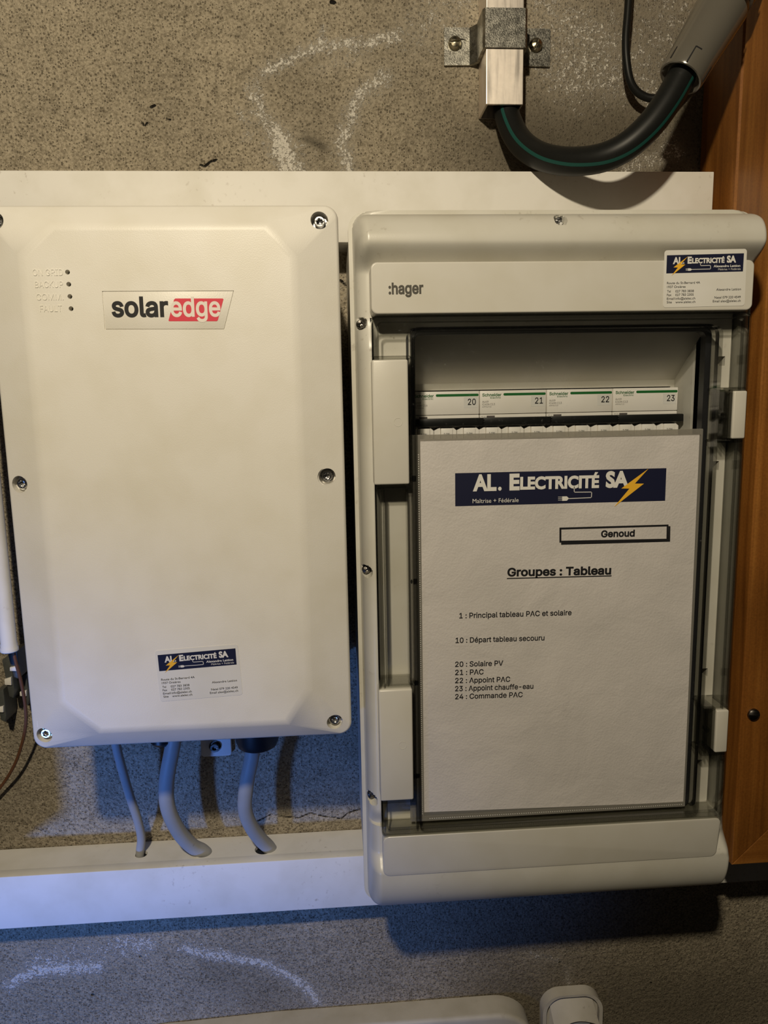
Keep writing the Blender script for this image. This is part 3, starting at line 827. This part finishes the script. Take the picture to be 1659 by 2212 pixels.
    bm = nb(); ring(bm, rrect(57.0, 281.0, -333.2, 48.8, 6, n_), rrect(57.6, 280.4, -332.6, 48.2, 5.6, n_), 168.5, 184.2); mesh('window_wall', bm, EDGE, door, smooth=35)
    bm = nb(); prism(bm, rrect(57.6, 280.4, -332.6, 48.2, 5.6, n_), 168.6, 170.2); mesh('window_pane', bm, PANE, door, smooth=0)
    bm = nb(); ring(bm, rrect(55.2, 282.3, -336.2, 50.4, 7, n_), rrect(59.2, 277.8, -333.4, 46.6, 5, n_), 158, 165.6); mesh('gasket', bm, BLACK, t, smooth=35)
    bm = nb(); ring(bm, rrect(53.4, 288.0, -337.6, 51.6, 8, n_), rrect(54.4, 286.6, -336.4, 50.6, 7, n_), 158, 165.8); mesh('gasket_lip', bm, BLACK, t, smooth=35)
    # hinge covers and latches
    for z0, z1, cx in ((-59.8, 28.2, 860), (-304.2, -214.4, 870)):
        bm = nb(); box(bm, 27.0, 52.4, 160, 186.6, z0, z1, 1.4, 3); hg = mesh('hinge_cover', bm, GREY2, t)
        c = at(cx, 912 if cx == 860 else 1610, 186.6)
        bm = nb(); ring(bm, [(c[0] + 3.1 * math.cos(a), c[2] + 3.1 * math.sin(a)) for a in np.linspace(0, 2 * math.pi, 29)[:-1]],
                        [(c[0] + 2.85 * math.cos(a), c[2] + 2.85 * math.sin(a)) for a in np.linspace(0, 2 * math.pi, 29)[:-1]], 186.5, 186.75)
        mesh('round_mark', bm, GREY, hg)
    for z0, z1 in ((-32.6, 2.2), (-278.6, -243.6)):
        bm = nb(); box(bm, 290.6, 300.6, 160, 186.0, z0, z1, 1.2, 3); mesh('door_latch', bm, GREY2, t)
build_panel()
sticker('white and navy address sticker on the grey header band of the breaker panel', 235.0, 61.6, math.radians(.7), 185.1, (265, 185, 62))

# ------------------------------------------------------------------ circuit breakers
def build_breaker(i, num, code, art):
    x0 = 61.2 + 53.95 * i; x1 = x0 + 53.3
    t = thing('circuit_breaker', 'white triple circuit breaker numbered %s%s' % (num, (', leftmost in the row', ', second from the left', ', third from the left', ', rightmost in the row')[i]),
              'circuit breaker', ((x0 + x1) / 2, 66, -20), 'circuit breakers in the row')
    zt = 6.2; k = 13.57; d = 128.0
    def L(x, y): return (x0 + (x - 795) / k, zt - (y - 35) / k)
    bm = nb(); box(bm, x0, x1, 66, d - 6, -45, zt, .4, 1)
    box(bm, x0, x1, d - 7, d, L(0, 283)[1], zt, .5, 2)
    box(bm, x0, x1, d - 7, d, -22, L(0, 289)[1], .4, 1)
    mesh('body', bm, BREAKM, t)
    bm = nb(); prism(bm, rrect(L(1050, 0)[0], L(1512, 0)[0], L(0, 91)[1], L(0, 64)[1], .9, 4), d, d + .08); mesh('green_bar', bm, GRN, t, smooth=0)
    e = d + .1
    bm = nb(); text_on(bm, 'Schneider', L(820, 95), L(1028, 95), 2.2, e, .022); text_on(bm, 'Electric', L(908, 119), L(1022, 119), 1.2, e, .01); mesh('green_lettering', bm, GRN, t, smooth=0)
    bm = nb(); text_on(bm, 'Acti9', L(820, 162), L(887, 162), 1.5, e, 0); text_on(bm, 'iC40N ' + code, L(820, 190), L(958, 190), 1.5, e, 0)
    text_on(bm, art, L(820, 213), L(918, 213), 1.0, e, 0); text_on(bm, '2P 16', L(810, 313), L(857, 313), .7, e, 0)
    mesh('grey_lettering', bm, GREYINK, t, smooth=0)
    bm = nb(); text_on(bm, num, L(1395, 182), L(1482, 182), 4.7, e + .1, .012); mesh('number', bm, INK, t, smooth=0)
    bm = nb(); box(bm, L(1350, 0)[0], L(1500, 0)[0], d, d + .09, L(0, 213)[1], L(0, 100)[1], 0); mesh('number_label', bm, WHITE, t, smooth=0)
    bm = nb(); box(bm, L(868, 0)[0], L(957, 0)[0], d, d + .1, L(0, 319)[1], L(0, 301)[1], 0); mesh('indicator', bm, plain('indicator_grey', (.10, .085, .08)), t, smooth=0)
    bm = nb(); box(bm, L(808, 0)[0], L(1540, 0)[0], 124, 136.5, L(0, 402)[1], L(0, 320)[1], .8, 2)
    for q in range(3): box(bm, L(806, 0)[0], L(822, 0)[0], 130, 137, L(0, 345 + 25 * q)[1], L(0, 335 + 25 * q)[1], .2, 1)
    mesh('handle_bar', bm, RUBBER, t)
    bm = nb(); box(bm, x0 + .3, x1 - .3, 118, 123, -45, -21.5, .3, 1); mesh('front_mask', bm, BREAKM, t)
    for q in range(3):
        a = 845 + 245 * q
        bm = nb(); box(bm, L(a, 0)[0], L(a + 125, 0)[0], 120, 135.0, -33.0, L(0, 424)[1], .35, 2)
        tg = mesh('toggle', bm, BREAKM, t)
        bm = nb(); text_on(bm, 'I.ON', L(a + 30, 496), L(a + 92, 496), 1.55, 135.06, .014); mesh('lettering', bm, INK, tg, smooth=0)
        bm = nb()
        for sx in (a - 70, a + 128):
            w_ = 66 if sx < a else 42
            xa, _ = L(sx, 0); xb, _ = L(sx + w_, 0); pk = (xb if sx < a else xa)
            prism(bm, [(xa, -33), (xb, -33), (xb, L(0, 412 if sx < a else 448)[1]), (xa, L(0, 448 if sx < a else 412)[1])], 120, 133.4, .3, 1)
        mesh('side_fin', bm, BREAKM, tg)
for i, (n_, c_, a_) in enumerate((('20', 'C16', 'A9F54716'), ('21', 'C13', 'A9F54713'), ('22', 'C13', 'A9F54713'), ('23', 'C13', 'A9F54713'))):
    build_breaker(i, n_, c_, a_)

# ------------------------------------------------------------------ sheet of paper in its sleeve
def wav(x, z): return .5 * math.sin(x / 33 + z / 71) + .35 * math.sin(z / 27 - x / 90)
def build_sheet():
    d = 174.0
    t = thing('plastic_sleeve', 'clear punched plastic sleeve around the circuit list', 'plastic sleeve', (164, d, -331))
    bm = nb()
    box(bm, 50.8, 274.6, d - .55, d - .45, -330.0, -25.2)
    mesh('back_film', bm, SLEEVE, t, smooth=0)
    bm = nb(); ring(bm, rrect(50.8, 274.6, -330.0, -25.2, .5, 1), rrect(61.8, 273.0, -325.6, -29.6, .3, 1), d + .2, d + .32)
    fr = mesh('front_margin', bm, SLEEVE, t, smooth=0)
    for a in ((890, 1034), (891, 1256), (893, 1475), (896, 1676)):
        c = at(*a, d); bm = nb(); lathe(bm, [(2.3, d + .34), (2.3, d + .42)], (c[0] + .8, 0, c[2]), (0, 1, 0), 20); mesh('punch_hole', bm, BLACK, t)
    bm = nb()
    for q in range(170):
        z = -40 - q * 1.68; box(bm, 60.1, 60.7, d + .32, d + .4, z, z + .6)
    for q in range(115):
        x = 66 + q * 1.8; box(bm, x, x + .7, d + .32, d + .4, -328.3, -327.8)
    w_ = mesh('weld_dots', bm, WHITE, t, smooth=0); w_['kind'] = 'stuff'
    t = thing('paper_sheet', 'white printed circuit list headed by a navy banner behind the clear door', 'paper sheet', (167, d, -325))
    bm = nb()
    ps = pxz([(907, 949), (1511.5, 938), (1477, 1733), (915.5, 1755)], d)
    (ax, az), (bx, bz), (cx, cz), (dx, dz_) = ps
    G = 24; vv = []
    for i in range(G + 1):
        row = []
        for j in range(G + 1):
            u, w = i / G, j / G
            x = (1 - w) * ((1 - u) * ax + u * bx) + w * ((1 - u) * dx + u * cx); z = (1 - w) * ((1 - u) * az + u * bz) + w * ((1 - u) * dz_ + u * cz)
            row.append(bm.verts.new(W((x, d - .22 + .1 * wav(x, z), z))))
        vv.append(row)
    for i in range(G):
        for j in range(G): bm.faces.new((vv[i][j], vv[i + 1][j], vv[i + 1][j + 1], vv[i][j + 1]))
    mesh('sheet', bm, PAPER, t, smooth=60, normals=False)
    e = d - .02
    def C(x, y): return (960 + x / 3.253, 990 + y / 3.253)
    bm = nb(); flat(bm, pxz([C(75, 105), C(1560, 69), C(1551, 298), C(76, 337)], e), e); mesh('banner', bm, NAVY, t, smooth=0)
    e += .06
    bm = nb(); FACE[0] = None
    text_px(bm, 'AL', C(200, 226), C(366, 222), 32, e, .045); text_px(bm, '.', C(377, 222), C(402, 221), 32, e, .03); text_px(bm, 'E', C(457, 219), C(528, 217), 31.5, e, .05)
    text_px(bm, 'LECTRICITÉ', C(532, 216), C(1086, 203), 24.5, e, .045); text_px(bm, 'SA', C(1132, 201), C(1296, 197), 31.5, e, .05)
    text_px(bm, 'Maîtrise + Fédérale', C(198, 315), C(521, 307), 9.0, e, -.002)
    line(bm, pxz([C(912, 200), C(912, 238), C(1035, 237), C(1033, 276), C(875, 283)], e), .5, e)
    flat(bm, pxz([C(827, 268), C(860, 267), C(876, 282), C(860, 298), C(827, 299)], e), e)
    for y in (272, 283, 294): line(bm, pxz([C(800, y), C(827, y)], e), .3, e)
    mesh('white_lettering', bm, WINK, t, smooth=0); FACE[0] = SANS
    bm = nb(); flat(bm, pxz([C(*p) for p in ((1435, 72), (1243, 212), (1300, 213), (1192, 342), (1402, 178), (1338, 178))], e + .06), e + .06); mesh('lightning_bolt', bm, YEL, t, smooth=0)
    bm = nb()
    o_ = [C(808, 487), C(1575, 465), C(1573, 577), C(808, 592)]; i_ = [C(822, 500), C(1562, 478), C(1560, 565), C(822, 579)]
    O, I = pxz(o_, e), pxz(i_, e)
    for k in range(4): flat(bm, [O[k], O[(k + 1) % 4], I[(k + 1) % 4], I[k]], e)
    flat(bm, pxz([C(820, 592), C(1573, 577), C(1586, 585), C(820, 607)], e), e); flat(bm, pxz([C(1575, 477), C(1588, 477), C(1586, 585), C(1573, 577)], e), e)
    text_px(bm, 'Genoud', C(1100, 553), C(1337, 547), 13.8, e, .030)
    text_px(bm, 'Groupes : Tableau', (1095.8, 1244.5), (1320, 1240), 17.3, e, .030)
    line(bm, pxz([(1096, 1249.6), (1320, 1243.8)], e), .75, e)
    for s_, a, b in (('1 : Principal tableau PAC et solaire', (992, 1335.6), (1234.5, 1328.5)), ('10 : Départ tableau secouru', (984, 1388.8), (1176, 1383)),
                     ('20 : Solaire PV', (983, 1440.4), (1087, 1437.6)), ('21 : PAC', (983, 1458), (1044.6, 1456.5)), ('22 : Appoint PAC', (983, 1475.6), (1102, 1472.4)),
                     ('23 : Appoint chauffe-eau', (983, 1493), (1152, 1487.5)), ('24 : Commande PAC', (983, 1510.3), (1129, 1505.5))):
        text_px(bm, s_, a, b, 11.6, e, .014)
    mesh('black_lettering', bm, INK, t, smooth=0)
build_sheet()

# ------------------------------------------------------------------ square conduit, strap, thick cable, gland
def build_top():
    t = thing('square_conduit', 'open-ended square aluminium tube fixed vertically on the concrete', 'conduit', (155, 0, 252.4))
    x0, x1, dz = 138.9, 171.8, 34
    bm = nb(); ring(bm, rrect(x0, x1, 0, 1, .01, 1), rrect(x0, x1, 0, 1, .01, 1), 0, 0); bm.free()
    bm = nb(); box(bm, x0, x1, .4, dz, 252.4, 900, .9, 2)
    tube = mesh('tube', bm, ALU, t)
    cb = nb(); box(cb, x0 + 1.8, x1 - 1.8, 2.2, dz - 1.8, 200, 700); cut(tube, cb)
    t = thing('pipe_strap', 'galvanised metal strap clamping the square tube to the wall', 'pipe strap', (155, 0, 300))
    z0, z1, r = 297.2, 328.2, 3.0
    tz = 2.0
    prof = [(107.5, .3), (x0 - 7, .3), (x0 - 2.2, 8), (x0 - 2.2, dz - 2), (x0 + 1.5, dz + 2.2), (x1 - 1.5, dz + 2.2), (x1 + 2.2, dz - 2), (x1 + 2.2, 8), (x1 + 7, .3), (204, .3)]
    inn = [(107.5, .3 + tz), (x0 - 6.0, .3 + tz), (x0 - .2, 9), (x0 - .2, dz - 1), (x0 + 1.8, dz + .2), (x1 - 1.8, dz + .2), (x1 + .2, dz - 1), (x1 + .2, 9), (x1 + 6, .3 + tz), (204, .3 + tz)]
    outl = [(107.5, .3), (x0 - 5, .3), (x0 - .3, 7), (x0 - .3, dz - 2), (x0 + 1, dz + .1), (x1 - 1, dz + .1), (x1 + .3, dz - 2), (x1 + .3, 7), (x1 + 5, .3), (204, .3)]
    outo = [(107.5, 2.6), (x0 - 8.5, 2.6), (x0 - 3.2, 9), (x0 - 3.0, dz - .5), (x0 - 1.2, dz + 2.4), (x1 + .6, dz + 2.6), (x1 + 2.6, dz + 1), (x1 + 3.0, dz - 1.5), (x1 + 3.2, 9), (x1 + 8, 2.6), (204, 2.6)]
    bm = nb()
    va = [(x, d) for x, d in outl] + [(x, d) for x, d in reversed(outo)]
    lo = [bm.verts.new(W((x, d, z0 + (0 if 120 < x < 190 else -.4)))) for x, d in va]; hi = [bm.verts.new(W((x, d, z1 + 0))) for x, d in va]
    hi2 = hi; bm.faces.new(lo); bm.faces.new(hi)
    for k in range(len(va)): bm.faces.new((lo[k], lo[(k + 1) % len(va)], hi[(k + 1) % len(va)], hi[k]))
    bmesh.ops.recalc_face_normals(bm, faces=bm.faces)
    bmesh.ops.triangulate(bm, faces=[f for f in bm.faces if len(f.verts) > 4])
    st = mesh('strap', bm, ZINC, t, smooth=40)
    s1, s2 = at(983, 93, 4), at(1158, 97, 4)
    cb = nb(); prism(cb, rrect(s1[0] - 4.2, s1[0] + 11.5, s1[2] - 4.4, s1[2] + 4.4, 4.3, 8), .8, 10); cut(st, cb)
    for s_, ang in ((s1, .04), (s2, 1.2)):
        bm = nb(); lathe(bm, [(6.1, 2.6), (6.1, 3.6), (5.6, 5.2), (4.2, 6.8), (2.2, 7.7), (0, 8)], (s_[0], 0, s_[2]), (0, 1, 0), 32); sc_ = mesh('screw', bm, BRASS, t)
        cb = nb(); c_, n_ = math.cos(ang), math.sin(ang)
        prism(cb, [(s_[0] + a * c_ - b * n_, s_[2] + a * n_ + b * c_) for a, b in ((-8, -.7), (8, -.7), (8, .7), (-8, .7))], 5.6, 12); cut(sc_, cb)
    # thick cable
    pts = [at(1090, 150, 17), at(1092, 200, 17), at(1095, 247, 20), at(1116, 296, 31), at(1146, 326, 46), at(1186, 343, 63), at(1240, 349, 80), at(1300, 341, 95), at(1352, 317, 104), at(1400, 275, 109), at(1440, 222, 111), at(1472, 166, 111), at(1490, 135, 111)]
    path = smooth_path(pts, 8)
    t = thing('power_cable', 'thick black rubber cable with a green stripe hanging from the square tube', 'cable', (200, 75, 190))
    bm = nb(); sweep(bm, path, 11.1, 28); mesh('sheath', bm, RUBBER, t, smooth=60)
    bm = nb(); fr = frames(path)
    rows = []
    for p, tt, n, c in fr:
        row = []
        for a in np.linspace(-.12, .12, 5):
            th = math.pi / 2 + .58 + a; row.append(bm.verts.new(W(p + 11.25 * (math.cos(th) * -n * -1 + math.sin(th) * c))))
        rows.append(row)
    for A, B in zip(rows, rows[1:]):
        for k in range(4): bm.faces.new((A[k], A[k + 1], B[k + 1], B[k]))
    mesh('stripe', bm, GREEN, t, smooth=60, normals=False)
    # gland
    A = np.array(at(1470, 168, 112)); B = np.array(at(1560, 17, 106)); ax = B - A; L_ = np.linalg.norm(ax); ax /= L_
    t = thing('cable_connector', 'grey plastic cable connector where the thick black cable ends', 'cable connector', tuple(A))
    bm = nb(); lathe(bm, [(11.6, 3.5), (12.4, 3.0), (15.4, -.6), (16.6, -.4), (17.4, 1.5), (17.8, 14), (18.8, L_ * .55), (20.0, L_ - 3), (20.0, L_ - .5), (18.4, L_), (12, L_)], A, ax, 56)
    body = mesh('housing', bm, GLANDM, t, smooth=35)
    u = np.cross(ax, (0, 1, 0)); u /= np.linalg.norm(u); c = np.cross(u, ax)
    if c[1] < 0: c = -c
    def seg(th, h0, h1, w, name):
        bm = nb(); vs = []
        dir_ = math.cos(th) * c + math.sin(th) * u; side = np.cross(ax, dir_)
        r0 = 17.8
        for rr2 in (r0 - 1.5, r0 + .12):
            for h, s in ((h0, -w), (h0, w), (h1, w), (h1, -w)): vs.append(bm.verts.new(W(A + ax * h + dir_ * rr2 + side * s)))
        for f in ((0, 1, 2, 3), (4, 5, 6, 7), (0, 1, 5, 4), (1, 2, 6, 5), (2, 3, 7, 6), (3, 0, 4, 7)): bm.faces.new([vs[k] for k in f])
        mesh(name, bm, BLACK, t, smooth=0)
    for th in (-1.05, -.12, .95):
        for s_ in (-1, 1): pass
    seg(.30, .3, 14, .45, 'slot'); seg(.16, 13.2, 14.2, 2.5, 'slot'); seg(1.12, 2, 12, .5, 'slot'); seg(-.98, 1, 13, 1.1, 'slot')
    # fix sign: choose slots by look
    bm = nb(); lathe(bm, [(17, L_ - .2), (18.6, L_ + 1.2), (18.6, L_ + 5), (16, L_ + 6), (16, L_ + 10), (19, L_ + 11), (19.5, L_ + 22), (17, L_ + 24), (17, L_ + 60)], A, ax, 40); mesh('coupling_nut', bm, DKSTEEL, t)
    # thin cable
    pts = [at(1366, -120, 22), at(1360, -30, 22), at(1356, 30, 22), at(1352, 80, 22), at(1353, 125, 22), at(1360, 170, 21), at(1374, 196, 20), at(1396, 210, 20), at(1420, 212, 22), at(1446, 202, 26), at(1472, 170, 30), at(1500, 120, 34), at(1530, 40, 36), at(1560, -60, 36)]
    bm = nb(); sweep(bm, smooth_path(pts, 7), 3.45, 16)
    o = mesh('thin_cable', bm, RUBBER, None, smooth=60, loc=(290, 20, 270)); tag(o, 'thin black cable looping behind the thick cable at upper right', 'cable')
build_top()

# ------------------------------------------------------------------ grey cables into the lower trunking
def cable(label, px, r, mat=CABLEM):
    pts = [at(*p) if len(p) == 3 and p[1] > 0 and p[0] > 0 else p for p in px]
    bm = nb(); sweep(bm, smooth_path(pts, 8), r, 22)
    q = pts[-1]
    o = mesh('grey_cable', bm, mat, None, smooth=60, loc=q); tag(o, label, 'cable', 'grey cables under the solar box')
    return o
cable('thinnest of the three grey cables, leftmost under the cream box', [at(248, 1590, 64), at(252, 1615, 62), at(262, 1655, 57), at(280, 1718, 46), at(297, 1770, 36), at(305, 1808, 27), at(303, 1834, 21.5), at(302, 1852, 21)], 4.1)
cable('middle of the three thick grey cables under the cream box', [at(377, 1590, 66), at(372, 1618, 66), at(360, 1688, 62), at(363, 1745, 54), at(387, 1797, 42), at(415, 1827, 31), at(436, 1838, 24.5), at(452, 1853, 20)], 7.1)
c3 = cable('rightmost grey cable with faint printing, below the large black gland', [at(548, 1600, 75), at(544, 1635, 74), at(533, 1691, 70), at(529, 1745, 60), at(542, 1784, 48), at(563, 1813, 36), at(580, 1830, 26), at(592, 1850, 19)], 6.8)

# ------------------------------------------------------------------ left edge: pipe, clips, brown wire
def build_left():
    bm = nb()
    lathe(bm, [(6.8, 0), (7.6, .8), (7.6, 3.6), (7.1, 4.4), (7.1, 7), (6.7, 8), (6.7, 260)], (-295.2, 60, -215), (0, 0, 1), 30)
    o = mesh('round_tube', bm, DUCTM, None, smooth=40, loc=(-295.2, 60, -215)); tag(o, 'cream round tube hanging beside the left side of the cream box', 'tube')
    bm = nb()
    sweep(bm, smooth_path([(-293, 60, -200), at(33, 1425, 58), at(45, 1470, 52), at(54, 1520, 45), at(56, 1560, 38), at(48, 1605, 30), at(30, 1655, 22), at(0, 1702, 14), at(-50, 1760, 10)], 8), 1.5, 12)
    o = mesh('brown_wire', bm, BROWN, None, smooth=60, loc=(-300, 30, -290)); tag(o, 'brown wire curving down the wall at the lower left', 'wire')
    def clip(px, py, d, h, label):
        a = at(px, py, d)
        t = thing('wall_clip', label, 'clip', (a[0], 0, a[2]), 'dark wall clips')
        bm = nb(); prism(bm, [(a[0] - 4.2, a[2] + 2), (a[0] + 4.5, a[2] + 5), (a[0] + 4.5, a[2] - h + 6), (a[0] + 2.8, a[2] - h), (a[0] - 1, a[2] - h + 2)], 2, d, 1, 2); mesh('body', bm, DARKGREY, t)
        bm = nb(); prism(bm, [(a[0] - 2.6, a[2] - h * .45), (a[0] + 3.6, a[2] - h * .40), (a[0] + 3.0, a[2] - h * .62), (a[0] - 2.8, a[2] - h * .6)], d - 1, d + 2.2, .4); mesh('latch', bm, BREAKM, t)
    clip(14, 1430, 30, 36, 'dark clip with a pale latch directly below the cream tube')
    clip(27, 1418, 42, 22, 'short dark clip beside the brown wire under the tube')
    clip(48, 1468, 22, 26, 'dark clip tucked against the lower left edge of the cream box')
    clip(-2, 1500, 26, 28, 'dark clip cut by the left edge of the photo')
build_left()

# ------------------------------------------------------------------ bottom edge: dirty box and cable holder
def build_bottom():
    z = at(900, 2161, 0)[2]
    t = thing('junction_cover', 'dirty white rounded plastic cover at the bottom edge', 'cover', (-30, 0, z - 180))
    x0, x1 = at(230, 2212, 10)[0] - 12, at(1135, 2212, 10)[0] + 3
    r = 30; pts = []
    zt = z
    for k in range(10):
        a = math.pi / 2 * k / 9; pts.append((x1 - r * 1.3 + r * 1.3 * math.sin(a), zt - r + r * math.cos(a)))
    pts += [(x1, zt - 180), (x0, zt - 180)]
    for k in range(14):
        a = math.pi / 2 * k / 13; pts.append((x0 + 90 - 90 * math.cos(a), zt - 24 - 5 + 24 * math.sin(a)))
    pts.append((x0 + 190, zt - .8))
    bm = nb(); prism(bm, pts, .2, 28, 5, 5); mesh('shell', bm, DIRTY, t)
    bm = nb(); prism(bm, [(-30 + (x + 30) * .93, zt - 90 + (q - zt + 90) * .86) for x, q in pts], 27, 31, 2.0, 3); mesh('raised_panel', bm, DIRTY, t)
    # cable holder
    a0, a1 = at(1172, 2190, 12)[0], at(1301, 2190, 12)[0]
    zt = at(1240, 2147, 12)[2]; w = a1 - a0
    t = thing('cable_holder', 'small off-white plastic hook with a rounded top at the bottom edge', 'hook', ((a0 + a1) / 2, 0, zt - 60))
    o_ = rrect(a0, a1, zt - 75, zt, 21, 8); i_ = [((a0 + a1) / 2 + (x - (a0 + a1) / 2) * .88, zt - 37 + (q - zt + 37) * .93) for x, q in o_]
    bm = nb(); ring(bm, o_, i_, .3, 13.5); mesh('rim', bm, DIRTY, t, smooth=40)
    bm = nb(); prism(bm, i_, .3, 7); mesh('plate', bm, DIRTY, t)
    bm = nb()
    # sloping hood with an open mouth
    n = 18; top = []; bot = []
    cx = (a0 + a1) / 2
    for k in range(n + 1):
        u = -1 + 2 * k / n
        top.append((cx - 1 + u * w * .36, 7.5, zt - 5 - 6 * abs(u) ** 3)); bot.append((cx + 3 + u * w * .36, 22, zt - 25 - 14 * u * u * (1 if u < 0 else .5)))
    for off in (0, 1.6):
        A = [bm.verts.new(W((x, d - off, q))) for x, d, q in top]; B = [bm.verts.new(W((x, d - off, q + off * .4))) for x, d, q in bot]
        for k in range(n): bm.faces.new((A[k], A[k + 1], B[k + 1], B[k]))
    mesh('hood', bm, DIRTY, t, smooth=60, normals=False)
    bm = nb(); prism(bm, rrect(cx - 15, cx + 19, zt - 70, zt - 30, 6, 5), 7, 18, 1.5); mesh('inner_block', bm, plain('blue_grey_plastic', (.30, .31, .36), .5), t)
build_bottom()
